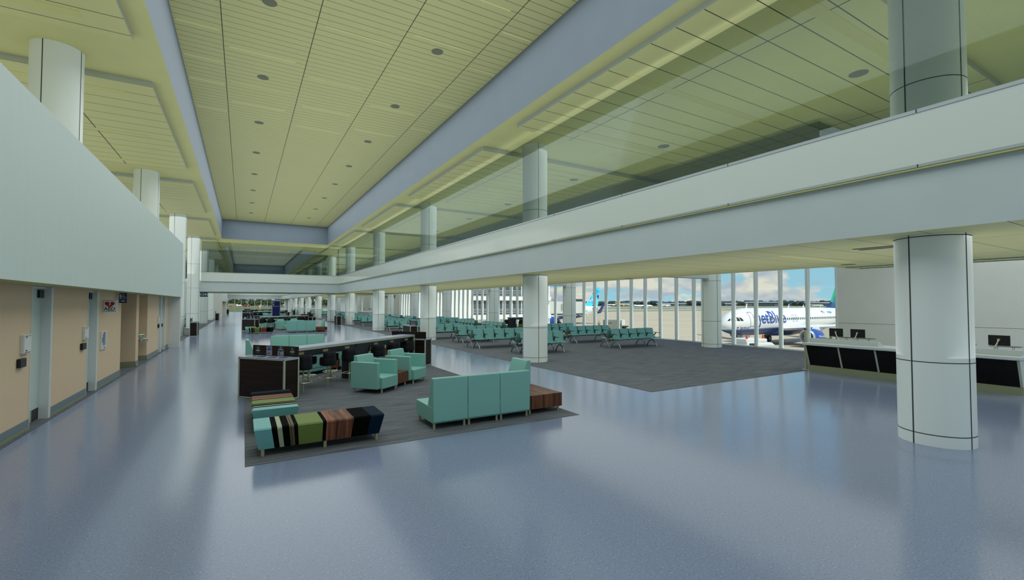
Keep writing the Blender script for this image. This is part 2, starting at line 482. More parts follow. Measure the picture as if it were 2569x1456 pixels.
# second block of the same kind farther down the hall
c = MB()
c.box(-3.25, 75.0, 2.40, -2.48, 99.0, 5.0, 0, z0=1)
c.box(-9, 74.97, 0, -2.49, 75.2, 5.0, 2)
c.box(-3.35, 75.2, 0, XW, 84, 2.42, 3); c.box(-3.35, 84.0, 0, XW, 85, 2.42, 4); c.box(-3.35, 85, 0, XW, 95, 2.42, 3)
c.box(-3.35, 95, 0, -2.6, 99, 2.40, 4); c.box(-9, 98.8, 0, -3.25, 99, 5)
c.build('wall_left_far', [M['wall_white'], M['olive'], M['wall_grey'], M['wall_tan'], M['trim_white']], kind=S)

# ---- right side: glazing, with solid wall behind the gate desks
c = MB()
c.box(XR - .1, YA, 0, XR + .1, 9.42, ZC); c.box(XR - .1, 70.6, 0, XR + .1, 95.6, ZC)
c.box(XR - .105, YA, 1.30, XR - .1, 9.42, 1.312, 1)
c.build('wall_right', [M['wall_grey'], M['joint_soft']], kind=S)
MB().box(15.95, YA, 0, XR, YA + .2, ZC).build('wall_near', M['wall_grey'], kind=S)

def glazing(n, ys, horizontal=None):
    """window wall at x = XR: frame, mullions, one pane per bay"""
    w = MB().box(XR - .09, ys[0], -.14, XR + .09, ys[-1], .055).build('window_%d' % n, M['mullion'], kind=S)
    for y in ys:
        MB().box(XR - .12, y - .05, .055, XR + .1, y + .05, ZC).build('mullion', M['mullion'], w, bev=.012)
    for a, b in zip(ys, ys[1:]):
        MB().box(XR - .006, a + .05, .055, XR + .006, b - .05, ZC).build('pane', M['pane'], w)
glazing(1, [9.47 + 1.1635 * i for i in range(53)])
glazing(2, [95.6 + 1.2 * i for i in range(29)])

def glazing_x(n, y, xs, zt):
    w = MB().box(xs[0], y - .08, 0, xs[-1], y + .08, .06).build('window_%d' % n, M['mullion'], kind=S)
    for x in xs: MB().box(x - .05, y - .1, .06, x + .05, y + .1, zt).build('mullion', M['mullion'], w)
    for a, b in zip(xs, xs[1:]): MB().box(a + .05, y - .006, .06, b - .05, y + .006, zt).build('pane', M['pane'], w)
glazing_x(3, YB, [-16 + 1.42 * i for i in range(27)], ZC)
glazing_x(4, YA, [-1.5 + 2.15 * i for i in range(9)], ZC)  # unseen glazing behind the camera, added for daylight and reflections
# left window wall beyond the seating bays
w = MB().box(XL - .08, 27.3, 0, XL + .08, 75.0, .06).build('window_5', M['mullion'], kind=S)
for i in range(21): MB().box(XL - .1, 27.3 + 2.385 * i - .05, .06, XL + .1, 27.3 + 2.385 * i + .05, ZC).build('mullion', M['mullion'], w)
for i in range(20): MB().box(XL - .006, 27.35 + 2.385 * i, .06, XL + .006, 27.3 + 2.385 * (i + 1) - .05, ZC).build('pane', M['pane'], w)
c = MB(); c.box(-9, YA, 0, -8.8, 27.1, 5.0); c.box(XL - .1, 75.2, 0, XL + .1, YB, ZC); c.box(XL, 27.1, 0, -9, 27.3, ZC); c.box(XL - .1, YA, 0, XL + .1, 27.3, 4.6)
c.box(XL, YA, 0, -1.6, YA + .2, ZC)
c.build('wall_left_back', M['wall_grey'], kind=S)

# ---- ceiling fittings
slots = [(2.70, 1.77, 13.04), (2.63, 1.77, 16.33), (2.71, 1.77, 18.85), (2.71, 1.77, 21.08), (4.91, 1.78, 9.95), (4.91, 1.78, 12.22), (4.91, 1.78, 14.72), (4.92, 1.78, 17.48),
         (4.92, 1.78, 20.25), (6.53, .89, 10.85), (6.53, .89, 13.05), (6.53, .89, 16.09), (6.53, .89, 18.9), (.42, 1.76, 15.52), (.42, 1.76, 17.99), (.42, 1.76, 19.69),
         (-1.15, 1.0, 14.70), (-1.15, 1.0, 16.64), (-1.15, 1.0, 18.3), (-1.15, 1.0, 20.81)]
cnt = {}
for x, L, y in sorted(slots, key=lambda q: q[2]):
    r = 'left edge of the raised ceiling' if x < -1 else 'first full strip of the raised ceiling' if x < 1 else 'second full strip of the raised ceiling' if x < 3.5 else 'third full strip of the raised ceiling' if x < 6 else 'right edge of the raised ceiling'
    cnt[r] = cnt.get(r, 0) + 1
    MB().box(-L / 2, -.02, -.006, L / 2, .02, .004).build('ceiling_light', M['slot'], loc=(x, y, ZH),
        label='thin pale light slot, %s from the front, %s' % (ORD[cnt[r] - 1], r), cat='ceiling light', group='thin light slots in the raised ceiling')
for side, x in (('left', .46), ('right', 4.88)):
    for i in range(8):
        MB().cyl((0, 0, -.008), (0, 0, .004), .17, n=28).build('ceiling_speaker', M['disc'], loc=(x, 12.70 + 4.40 * i, ZH),
            label='round grey ceiling speaker, %s back in the %s row of the raised ceiling' % (ORD[i], side), cat='ceiling speaker', group='round speakers in the raised ceiling')
for k in (-1, 0, 1):
    a = 14.83 + 11.13 * k
    for j, d in enumerate((.75, 4.45, 8.05)):
        for side, x0, x1 in (('right', 8.15, 13.63), ('left', -8.3, -2.8)):
            MB().box(-(x1 - x0) / 2, -.13, -.005, (x1 - x0) / 2, .13, .004).build('ceiling_light', M['slot_wide'], loc=((x0 + x1) / 2, a + d, ZP),
                label='wide pale light strip, %s one across the %s lowered panel on the %s side' % (ORD[j], ORD[k + 1], side), cat='ceiling light', group='light strips in the lowered ceiling panels')
    for j, d in enumerate((1.5, 7.5)):
        MB().cyl((0, 0, -.006), (0, 0, .004), .2, n=28).build('ceiling_speaker', M['disc'], loc=(12.85, a + d, ZP),
            label='round grey speaker, %s in the %s lowered panel above the mezzanine' % (ORD[j], ORD[k + 1]), cat='ceiling speaker', group='round speakers in the lowered ceiling panels')
for i in range(3):
    y = 5.58 + 8.0 * i
    MB().box(-1.5, -.06, -.005, 1.5, .06, .004).build('ceiling_light', M['slot'], loc=(11.5, y, Z0),
        label='slim yellowish light slot, %s back in the low ceiling above the gate lounge' % ORD[i], cat='ceiling light', group='light slots in the low ceiling')
    MB().cyl((0, 0, -.005), (0, 0, .004), .17, n=24).build('ceiling_speaker', M['disc'], loc=(13.83, y + .35, Z0),
        label='round grey speaker, %s back in the low ceiling above the gate lounge' % ORD[i], cat='ceiling speaker', group='round speakers in the low ceiling')

# far gate wall grille
g = MB(); g.box(XR - .13, 72.3, 2.95, XR - .1, 79.3, 3.54, 0)
for i in range(9): g.box(XR - .14, 72.6, 3.0 + i * .055, XR - .125, 79.0, 3.03 + i * .055, 1)
g.build('wall_vent', [M['trim_white'], M['joint']], label='louvred white air grille high on the grey wall behind the far gate', cat='vent')
# ------------------------------------------------------------------ outside: apron, grass, buildings, trees
GZ = -4.5
def band_mat(name, a, b, sc):
    return mat(name, a, .95, spec=.1, var=.05, vs=sc)
M['apron'] = None
m, k, p = principled('apron concrete', (206, 198, 180), .95, 0, .1)
g = k.n('ShaderNodeNewGeometry'); sx_ = k.n('ShaderNodeSeparateXYZ'); k.l(g.outputs['Position'], sx_.inputs[0])
tot = None
for ax, pitch, wd in (('X', 7.6, .16), ('Y', 7.6, .16)):
    q = k.math('LESS_THAN', k.math('FRACT', k.math('DIVIDE', sx_.outputs[ax], pitch)), wd / pitch)
    tot = q if tot is None else k.math('MAXIMUM', tot, q)
no = k.n('ShaderNodeTexNoise'); no.inputs['Scale'].default_value = .06; no.inputs['Detail'].default_value = 6; k.l(g.outputs['Position'], no.inputs['Vector'])
base = k.mix(no.outputs['Fac'], lin((178, 164, 140)), lin((202, 190, 168)))
k.l(k.mix(k.math('MULTIPLY', tot, .35), base, lin((120, 118, 112))), p.inputs['Base Color'])
M['apron'] = m
M['grass'] = mat('airfield grass', (104, 112, 72), 1, spec=.05, var=.12, vs=(.02, .12, 1))
M['taxi'] = mat('taxiway', (200, 198, 188), .95, spec=.1, var=.04, vs=(.02, .1, 1))
M['field'] = mat('dry field', (106, 110, 78), 1, spec=.05, var=.14, vs=(.01, .22, 1))
M['dark_field'] = mat('far asphalt', (96, 100, 92), 1, spec=.05, var=.1, vs=(.02, .1, 1))
M['leaf'] = mat('tree foliage', (74, 88, 58), 1, spec=.05, var=.3, vs=(.5, .5, .5), detail=6)
M['leaf2'] = mat('far tree foliage', (62, 74, 70), 1, spec=.05, var=.2, vs=(.08, .08, .12), detail=6)
M['trunk'] = mat('bark', (84, 72, 58), 1)
MB().box(XR + .3, -200, GZ - .5, 420, 272, GZ).build('ground_apron', M['apron'], kind=S)
c = MB(); c.ext([(-700, YB + 1, GZ - .1), (-700, 505, -1.35), (-700, 1700, -1.0), (-700, 1700, -9), (-700, YB + 1, -9)], (700 + XR + .3, 0, 0)); c.build('ground_field', M['field'], kind=S)
c = MB()
bands = [(272, 298, 0), (298, 318, 1), (318, 345, 0), (345, 385, 1), (385, 460, 0), (460, 520, 1), (520, 640, 0), (640, 690, 1), (690, 1700, 2)]
for a, b, q in bands: c.box(XR + .3, a, GZ - .5, 3500, b, GZ - .02 * (q != 1), q)
c.box(420, -200, GZ - .5, 3500, 272, GZ - .05, 0)
c.build('ground_airfield', [M['grass'], M['taxi'], M['dark_field']], kind=S)
c = MB()
for x0, y0, x1, y1, wd in ((40, 20, 64, 62, .25), (58, 16, 82, 58, .25)): pass
c.ext([(46.6, 33.5, GZ + .01), (47.3, 33.5, GZ + .01), (38.3, 44.5, GZ + .01), (37.6, 44.5, GZ + .01)], (0, 0, .012), 1)
c.ext([(46.85, 33.5, GZ + .02), (47.05, 33.5, GZ + .02), (38.05, 44.5, GZ + .02), (37.85, 44.5, GZ + .02)], (0, 0, .012), 0)
c.box(30, 24.5, GZ, 62, 24.75, GZ + .012, 2)
c.build('road_marking', [M['red'], M['white'], mat('yellow line', (206, 158, 60), .8)], kind=S)

# white airside building beyond the next gate
M['facade'] = mat('white facade', (246, 245, 240), .8, spec=.1)
M['facade_glass'] = mat('dark facade glass', (78, 90, 94), .25, spec=.5, var=.1, vs=(.4, .4, .4))
M['facade_base'] = mat('facade base', (150, 148, 142), .8)
BY = 71.0
r = MB().box(XR + .4, BY, GZ, 50, BY + 14, 9.5, 0, z1=0).build('building', M['facade'], label='white multi-storey airside building wing seen through the lounge windows', cat='building')
MB().box(XR + .4, BY - .06, GZ, 50, BY, -1.7).build('plinth', M['facade_base'], r)
for z0, z1 in ((.15, 2.55), (3.45, 5.9), (-1.0, -.6)):
    if z1 < 0: continue
    f = MB().box(33.8, BY - .08, z0, 49.6, BY, z1).build('window_band', M['facade_glass'], r)
    for i in range(9): MB().box(33.8 + 1.95 * i, BY - .2, z0, 33.95 + 1.95 * i, BY - .08, z1).build('mullion', M['facade'], f)
    for zz in (.35, .62, .9): MB().tube([(33.8, BY - .35, z0 + zz), (49.6, BY - .35, z0 + zz)], .025, 6).build('rail', M['facade'], f)
MB().box(33.6, BY - .55, 2.62, 49.9, BY - .08, 3.3).build('floor_slab', M['facade'], r)
MB().box(33.6, BY - .55, -.7, 49.9, BY - .08, .1).build('floor_slab', M['facade'], r)

# tree models: a trunk and a crown made of many overlapping leaf clumps
def blob(mb, c, r, rnd, m=0, n=7):
    rings = []
    for j in range(1, n):
        t = PI * j / n; rings.append([(c[0] + r * math.sin(t) * math.cos(a) * rnd.uniform(.8, 1.15), c[1] + r * math.sin(t) * math.sin(a) * rnd.uniform(.8, 1.15), c[2] + r * math.cos(t) * rnd.uniform(.85, 1.1)) for a in [2 * PI * i / 9 for i in range(9)]])
    mb.loft(rings, m)
def tree_builder(seed, h, w):
    def f():
        rnd = random.Random(seed); r = empty('pine_tree')
        t = MB(); t.cyl((0, 0, 0), (0, 0, h * .6), .35, .2, 8); t.build('trunk', M['trunk'], r)
        cr = MB()
        for i in range(70):
            z = rnd.uniform(.16, .94); rad = w * .5 * (1.0 - abs(z - .5) * 1.0)
            a = rnd.uniform(0, 2 * PI); d = rad * rnd.random() ** .4
            blob(cr, (math.cos(a) * d, math.sin(a) * d, z * h), w * rnd.uniform(.07, .14), rnd, n=5)
        cr.build('crown', M['leaf'], r, smooth=70)
        return r
    return f
rnd = random.Random(3)
i = 0
for row, (y, h) in enumerate(((606, 8.2), (617, 8.8), (629, 9.6))):
    for j in range(19):
        x = -78 + 9.4 * (j + (.5, 0, .25)[row] + rnd.uniform(-.06, .06))
        s = rnd.uniform(.84, 1.14); v = i % 4
        t = inst('tree%d' % v, tree_builder(40 + v, 9.0, 6.6), (x, y + rnd.uniform(-1, 1), -1.3), rnd.uniform(0, 6), 'dark green tall tree in the wood beyond the grass outside the far windows', 'tree', 'trees of the wood beyond the far windows')
        t.scale = (1, 1, s * h / 9.0); i += 1
# the long far treeline past the runways
c = MB(); rnd = random.Random(9)
for j in range(420):
    a = math.radians(14 + 60 * j / 420); d = rnd.uniform(1380, 1480)
    x, y = math.sin(a) * d, math.cos(a) * d
    if y > 640: y += 0
    r_ = rnd.uniform(5.5, 9); blob(c, (x, y, GZ + rnd.uniform(3, 8)), r_, rnd, n=5)
c.build('treeline', M['leaf2'], smooth=70, kind='stuff', label='long dark treeline on the horizon past the runways', cat='trees')
# low hangars in front of it
M['hangar'] = mat('hangar wall', (118, 124, 130), .8, var=.06, vs=(.05, .05, .3))
M['hangar_roof'] = mat('hangar roof', (150, 156, 160), .7)
hg = [(35.5, 1250, 50, 7, 'wide low grey hangar behind the blue dotted tail fin'), (44.2, 1300, 30, 5, 'small grey shed on the horizon left of the gate column'), (49.6, 1250, 70, 5, 'long low grey terminal shed far behind the gate column'),
      (56.0, 1250, 26, 5, 'small grey shed far behind the white airliner nose'), (59.2, 1200, 74, 8, 'largest pale grey hangar far above the white airliner'), (64.4, 1230, 58, 7, 'dark grey hangar right of the largest pale one')]
for az, d, wd, hh, lb in hg:
    a = math.radians(az); r = MB().box(-wd / 2, -12, 0, wd / 2, 12, hh).build('hangar', M['hangar'], label=lb, cat='building', loc=(math.sin(a) * d, math.cos(a) * d, GZ), rz=-a)
    MB().ext([(-wd / 2 - 1, -13, hh), (-wd / 2 - 1, 0, hh + 2.2), (-wd / 2 - 1, 13, hh)], (wd + 2, 0, 0)).build('roof', M['hangar_roof'], r)
    MB().box(-wd * .3, -12.15, 0, wd * .3, -12, hh * .75).build('door', M['facade_glass'], r)
# ------------------------------------------------------------------ lounge islands
def legs(r, pts, rad=.022, h=.1, z0=0, m='leg', name='leg'):
    for x, y in pts: MB().cyl((x, y, z0), (x, y, z0 + h), rad, n=12).build(name, M[m], r, smooth=40)

def make_ottoman():
    r = empty('striped_ottoman')
    L, W, H = 1.74, .68, .40
    xs = [0, .21, .28, .34, .43, .45, .456, .49, .54, .87, .92, 1.30, 1.55, 1.75]
    ms = ['teal_stripe', 'black_stripe', 'cream_stripe', 'black_stripe', 'brown_stripe', 'black_stripe', 'brown_stripe', 'black_stripe', 'green_stripe', 'black_stripe', 'wood_stripe', 'black_stripe', 'navy_stripe']
    names = ['teal_stripe', 'black_stripe', 'cream_stripe', 'brown_stripe', 'green_stripe', 'wood_stripe', 'navy_stripe']
    t = [x / 1.75 for x in xs]
    def ring(u):       # a section across the bench: tapers towards the foot
        xt = -L / 2 + L * u; xb = -(L - .12) / 2 + (L - .12) * u
        r_ = .02
        return [(xb, -W / 2 + .07, .1), (xt, -W / 2, H - r_), (xt, -W / 2 + r_, H), (xt, W / 2 - r_, H), (xt, W / 2, H - r_), (xb, W / 2 - .07, .1)]
    c = MB()
    for i, k in enumerate(ms):
        a, b = ring(t[i]), ring(t[i + 1]); n = len(a)
        fs = [(j, (j + 1) % n, n + (j + 1) % n, n + j) for j in range(n)]
        if i == 0: fs.append(tuple(range(n))[::-1])
        if i == len(ms) - 1: fs.append(tuple(range(n, 2 * n)))
        c.add(a + b, fs, names.index(k))
    c.build('upholstery', [M[k] for k in names], r)
    legs(r, [(x, y) for x in (-.76, .04, .78) for y in (-.23, .23)], .025)
    return r

def seat_back(r, x0, x1, W=.85, H=.85, name='backrest'):
    MB().ext([(x0, -W / 2, .12), (x0, -W / 2, H), (x0, -W / 2 + .10, H), (x0, -W / 2 + .27, .36), (x0, -W / 2 + .27, .12)], (x1 - x0, 0, 0)).build(name, M['teal'], r, bev=.016, seg=3, smooth=35)

def make_sofa():
    r = empty('lounge_sofa'); L = 1.90; w = L / 3
    MB().box(-L / 2, -.412, .1, L / 2, .425, .37).build('seat_base', M['teal'], r, bev=.02, seg=3, smooth=35)
    for i in range(3): seat_back(r, -L / 2 + w * i + .003, -L / 2 + w * (i + 1) - .003)
    legs(r, [(-L / 2 + w * i + d, y) for i in range(3) for d in (.045, w - .045) for y in (-.36, .36)])
    return r

def make_lounge_seat():
    r = empty('lounge_chair')
    MB().box(-.325, -.412, .1, .325, .425, .37).build('seat_base', M['teal'], r, bev=.02, seg=3, smooth=35)
    seat_back(r, -.322, .322)
    legs(r, [(x, y) for x in (-.27, .27) for y in (-.36, .36)])
    return r

def make_corner_table(a=.78, b=1.08, h=.35):
    def f():
        r = empty('wood_table')
        MB().box(-a / 2, -b / 2, .09, a / 2, b / 2, h).build('table_block', M['wood_table'], r, bev=.006)
        legs(r, [(x * (a / 2 - .06), y * (b / 2 - .06)) for x in (-1, 1) for y in (-1, 1)], .025, .09)
        return r
    return f

def make_armchair():
    r = empty('armchair')
    MB().box(-.31, -.36, .1, .31, .46, .37).build('seat', M['teal'], r, bev=.02, seg=3, smooth=35)
    for s in (-1, 1): MB().box(s * .31, -.38, .1, s * .41, .38, .715).build('armrest', M['teal'], r, bev=.016, seg=3, smooth=35)
    MB().ext([(-.307, -.375, .2), (-.307, -.375, .85), (-.307, -.27, .85), (-.307, -.14, .37), (-.307, -.14, .2)], (.614, 0, 0)).build('backrest', M['teal'], r, bev=.02, seg=3, smooth=35)
    legs(r, [(-.34, -.32), (.34, -.32), (-.27, .40), (.27, .40)])
    return r

def make_stool():
    r = empty('bar_stool')
    MB().lathe([(.17, .535), (.195, .555), (.2, .70), (.185, .735)], n=28).build('seat', M['navy'], r, smooth=40)
    c = MB(); rings = []
    for i in range(15):
        a = math.radians(190 + 160 * i / 14)
        ca, sa = math.cos(a), math.sin(a)
        rings.append([(ca * .135, sa * .135, .725), (ca * .19, sa * .19, .725), (ca * .19, sa * .19, .85), (ca * .175, sa * .175, .87), (ca * .15, sa * .15, .87), (ca * .135, sa * .135, .85)])
    c.loft(rings); c.build('backrest', M['navy'], r, smooth=50)
    MB().cyl((0, 0, 0), (0, 0, .54), .018, n=14).build('pole', M['leg'], r, smooth=40)
    c = MB(); c.tube([(math.cos(2 * PI * i / 28) * .195, math.sin(2 * PI * i / 28) * .195, .24) for i in range(28)], .011, 8, closed=True)
    for i in range(3): a = 2 * PI * i / 3 + .5; c.tube([(0, 0, .24), (math.cos(a) * .19, math.sin(a) * .19, .24)], .007, 6)
    c.build('footrest', M['chrome'], r, smooth=50)
    return r

def make_counter():
    r = empty('charging_counter'); L, W = 5.44, .54; H = 1.04
    for s in (-1, 1):
        MB().box(min(0, s * L / 2) + (.004 if s > 0 else 0), -W / 2 + .012, H - .012, max(0, s * L / 2) - (.004 if s < 0 else 0), W / 2 - .012, H).build('worktop', M['counter_top'], r)
    MB().box(-L / 2, -W / 2, H - .065, L / 2, W / 2, H - .012).build('worktop_edge', M['bone'], r)
    for s in (-1, 1):
        a = MB().box(-L / 2 + .06, s * (W / 2 - .06) - .02, H - .215, L / 2 - .06, s * (W / 2 - .06) + .02, H - .065).build('apron', M['navy_panel'], r)
        for x in (-2.25, -1.44, -.63, .63, 1.44, 2.25):
            MB().box(x - .09, s * (W / 2 - .038) - .004, H - .165, x + .09, s * (W / 2 - .038) + .004, H - .10).build('outlet', M['outlet'], a, bev=.003)
    MB().box(-.27, -W / 2 + .03, 0, .27, W / 2 - .03, H - .065).build('pedestal', M['navy_panel'], r)
    for s in (-1, 1):
        MB().box(s * (L / 2 - .20), -W / 2 + .03, 0, s * (L / 2 - .055), W / 2 - .03, H - .065).build('end_panel', M['navy_panel'], r)
        MB().box(s * (L / 2 - .05), -W / 2, 0, s * L / 2, W / 2, H - .065).build('end_leg', M['bone'], r)
    return r

def make_bin():
    """four-stream waste unit: x is the thin way, the labelled board stands on the +x edge"""
    r = empty('waste_unit'); A, B, H = .21, .665, .90; e = .028
    MB().box(-A + .012, -B + .012, .02, A - .012, B - .012, H - .03).build('cabinet', M['wood_dark'], r)
    f = MB()
    for x in (-1, 1):
        for y in (-1, 1):
            f.box(x * A, y * B, 0, x * (A - .034), y * (B - .034), H - .02)
    for x in (-1, 1): f.box(x * A, -B, 0, x * (A - .014), B, .022); f.box(x * A, -B, H - .045, x * (A - .014), B, H - .02)
    for y in (-1, 1): f.box(-A, y * B, 0, A, y * (B - .014), .022); f.box(-A, y * B, H - .045, A, y * (B - .014), H - .02)
    f.build('frame', M['bone'], r)
    t = MB().box(-A, -B, H - .02, A, B, H).build('top', M['counter_top'], r)
    ys = (.46, .155, -.155, -.46)
    for y in ys: MB().cyl((-.055, y, H - .001), (-.055, y, H + .003), .098, n=32).build('opening', M['black'], t)
    b = MB().box(A - .045, -B, H, A - .02, B, 1.13).build('sign_board', M['wood_dark'], r)
    R_ = (PI / 2, 0, -PI / 2)
    xf = A - .047
    for y, kind in zip(ys, ('trash', 'paper', 'recyclables', 'trash')):
        y2 = y * 1.1
        q = MB()
        w2 = .085
        if kind == 'trash':
            q.box(xf, y2 - w2, H + .012, xf + .003, y2 + w2, 1.115, 0)
            q.add([(xf - .002, y2 + math.cos(2 * PI * i / 20) * .03, 1.065 + math.sin(2 * PI * i / 20) * .03) for i in range(20)], [tuple(range(20))], 1)
            q.box(xf - .003, y2 - .009, 1.052, xf - .0022, y2 + .009, 1.076, 0)
            l = q.build('label', [M['label_dark'], M['base_grey']], b, fix=False)
            text('trash', .055, M['pale_text'], l, (xf - .003, y2, 1.012), R_); text('landfill', .02, M['base_grey'], l, (xf - .003, y2, .968), R_)
        else:
            dk = kind != 'paper'
            q.box(xf, y2 - w2, H + .012, xf + .003, y2 + w2, 1.12, 0)
            top = [(xf - .001, y2 + w2, 1.12), (xf - .001, y2 - w2, 1.12), (xf - .001, y2 - w2, 1.025)] + [(xf - .001, y2 - w2 + 2 * w2 * i / 8, 1.025 - .022 * math.sin(PI * i / 8)) for i in range(1, 8)] + [(xf - .001, y2 + w2, 1.025)]
            q.add(top, [tuple(range(len(top)))], 1)
            for i in range(3):
                a0 = PI / 2 + i * 2 * PI / 3
                p = [(xf - .003, y2 + math.cos(a0 + d) * rr, 1.092 + math.sin(a0 + d) * rr) for rr, ds in ((.026, (-.8, -.3, .3, .8)), (.016, (.8, .3, -.3, -.8))) for d in ds]
                q.add(p, [tuple(range(8))], 2)
            if dk: q.box(xf - .002, y2 + .02, .93, xf, y2 + .045, .985, 3)
            else:
                q.add([(xf - .002, y2 + math.cos(2 * PI * i / 16) * .024 - .005, .955 + math.sin(2 * PI * i / 16) * .014) for i in range(16)], [tuple(range(16))], 3)
                q.add([(xf - .002, y2 + .07, .938), (xf - .002, y2 + .04, .938), (xf - .002, y2 + .055, .975)], [(0, 1, 2)], 3)
            l = q.build('label', [M['label_grey'], M['label_blue'] if dk else M['label_lilac'], M['pale_text'] if dk else M['label_dark'], M['label_dark']], b, fix=False)
            text('paper' if not dk else 'recyclables', .042 if not dk else .03, M['label_dark'] if not dk else M['pale_text'], l, (xf - .003, y2, 1.05), R_)
    return r

C0 = Vector((2.77, 13.5, 0))
ISL = [(0., 'nearest lounge island', 'near'), (29.0, 'second lounge island', 'second'), (55.6, 'third lounge island', 'third'), (79.5, 'farthest lounge island', 'farthest')]
U = Vector((math.cos(math.radians(40)), math.sin(math.radians(40)), 0)); Wv = Vector((U.y, -U.x, 0))
for dy, isl, io in ISL:
    ctr = C0 + Vector((0, dy, 0))
    MB().box(.05, 6.85 + dy, 0, 5.49, 20.15 + dy, .006).build('floor_carpet', M['carpet'], kind=S)
    Zc = Vector((0, 0, .006))
    def put(key, bld, rel, rz, flip, label, cat, group):
        p = Vector((rel[0], rel[1], 0))
        if flip: p = -p; rz += PI
        inst(key, bld, ctr + p + Zc, rz, label, cat, group)
    for fl_ in (0, 1):
        ed = 'front' if not fl_ else 'back'
        if not (fl_ and io in ('third', 'farthest')):
            put('ottoman', make_ottoman, (-1.75, -6.08), 0, fl_, 'long striped ottoman parallel to the %s edge of the %s' % (ed, isl), 'ottoman', 'striped ottomans')
            put('ottoman', make_ottoman, (-2.285, -4.30), PI / 2, fl_, 'striped ottoman set lengthwise behind another at the %s of the %s' % (ed, isl), 'ottoman', 'striped ottomans')
            put('ctable', make_corner_table(), (2.26, -5.67), 0, fl_, 'walnut block corner table between sofa and seat, %s of the %s' % (ed, isl), 'table', 'walnut block tables')
        put('sofa', make_sofa, (.90, -5.88), 0, fl_, 'teal three-part vinyl sofa along the %s edge of the %s' % (ed, isl), 'sofa', 'teal three-part sofas')
        put('lseat', make_lounge_seat, (2.25, -4.72), PI / 2, fl_, 'single teal lounge chair beside the walnut table, %s of the %s' % (ed, isl), 'chair', 'single teal lounge chairs')
        a1 = Vector((2.76, 11.246, 0)) - C0
        put('arm', make_armchair, a1, math.radians(-140), fl_, 'teal armchair left of its walnut table, %s side of the counter, %s' % (ed, isl), 'armchair', 'teal armchairs')
        put('arm', make_armchair, a1 + U * 1.356, math.radians(-140), fl_, 'teal armchair right of its walnut table, %s side of the counter, %s' % (ed, isl), 'armchair', 'teal armchairs')
        put('atable', make_corner_table(.50, .66, .36), a1 + U * .678 + Wv * .02, math.radians(-140), fl_, 'small walnut block between two armchairs, %s side of the %s' % (ed, isl), 'table', 'walnut block tables')
        put('bin', make_bin, U * -2.945, math.radians(40), fl_, 'dark wood waste unit with four holes at the %s end of the %s counter' % ('near' if not fl_ else 'far', io), 'waste bin', 'waste units at the counter ends')
        n = 0
        for t in (-2.25, -1.44, -.63, .63, 1.44, 2.25):
            put('stool', make_stool, U * t + Wv * .31, math.radians(40), fl_, 'navy bar stool, %s from the %s end, %s side of the %s counter' % (ORD[n], 'near' if not fl_ else 'far', ed, io), 'bar stool', 'navy bar stools at the charging counters')
            n += 1
    put('counter', make_counter, (0, 0), math.radians(40), 0, 'long grey-topped charging counter across the %s' % isl, 'counter', 'charging counters')

# waste units beside the columns
for x, y, rz, lb in ((7.93, 24.55, 0, 'dark wood waste unit on the walkway edge beside the third column'), (7.93, 46.85, 0, 'dark wood waste unit beside the fifth column, past the second island'),
                     (7.93, 69.1, 0, 'dark wood waste unit beside the column under the far gate sign'), (7.93, 91.4, 0, 'small distant dark waste unit by the far right columns'),
                     (-2.70, 36.1, PI, 'dark wood waste unit by the left column past the white wall'), (-2.70, 66.6, PI, 'dark waste unit farther along the left, before the far grey block'),
                     (-2.6, 107.0, PI, 'tiny dark waste unit on the left near the end windows')):
    inst('bin', make_bin, (x, y, .006), rz, lb, 'waste bin', 'waste units beside the columns')

# ------------------------------------------------------------------ gate seating: back-to-back benches on a beam
def make_bench(n, pitch=.567):
    def f():
        L = n * pitch; r = empty('beam_bench')
        MB().box(-L / 2 + .05, -.05, .33, L / 2 - .05, .05, .40).build('beam', M['joint'], r)
        sw = pitch - .07
        for s in (-1, 1):
            for i in range(n):
                x = -L / 2 + pitch * (i + .5) - sw / 2
                P = [(x, s * .09, .86), (x, s * .12, .87), (x, s * .17, .66), (x, s * .23, .46), (x, s * .40, .435), (x, s * .66, .455), (x, s * .665, .42), (x, s * .40, .39), (x, s * .20, .40), (x, s * .14, .60)]
                MB().ext(P, (sw, 0, 0), 0, 1).build('seat', [M['teal_seat'], M['teal_back']], r)
            for i in range(n + 1):
                x = -L / 2 + pitch * i
                a = MB(); a.ext([(x - .02, s * .17, .642), (x - .02, s * .56, .632), (x - .02, s * .60, .642), (x - .02, s * .56, .654), (x - .02, s * .17, .664)], (.04, 0, 0))
                a.ext([(x - .011, s * .17, .46), (x - .011, s * .35, .645), (x - .011, s * .29, .645), (x - .011, s * .13, .48)], (.022, 0, 0))
                a.build('armrest', M['black'], r)
                MB().box(x - .028, s * .10, .395, x + .028, s * .24, .47).build('bracket', M['bracket'], r)
            for x in (-L / 2 + .1, L / 2 - .36):
                P = [(x, s * .06, .0), (x, s * .12, .14), (x, s * .22, .26), (x, s * .36, .315), (x, s * .50, .26), (x, s * .62, .13), (x, s * .69, 0)]
                MB().tube(P, .027, 8).build('leg', M['steel'], r, smooth=60)
        return r
    return f
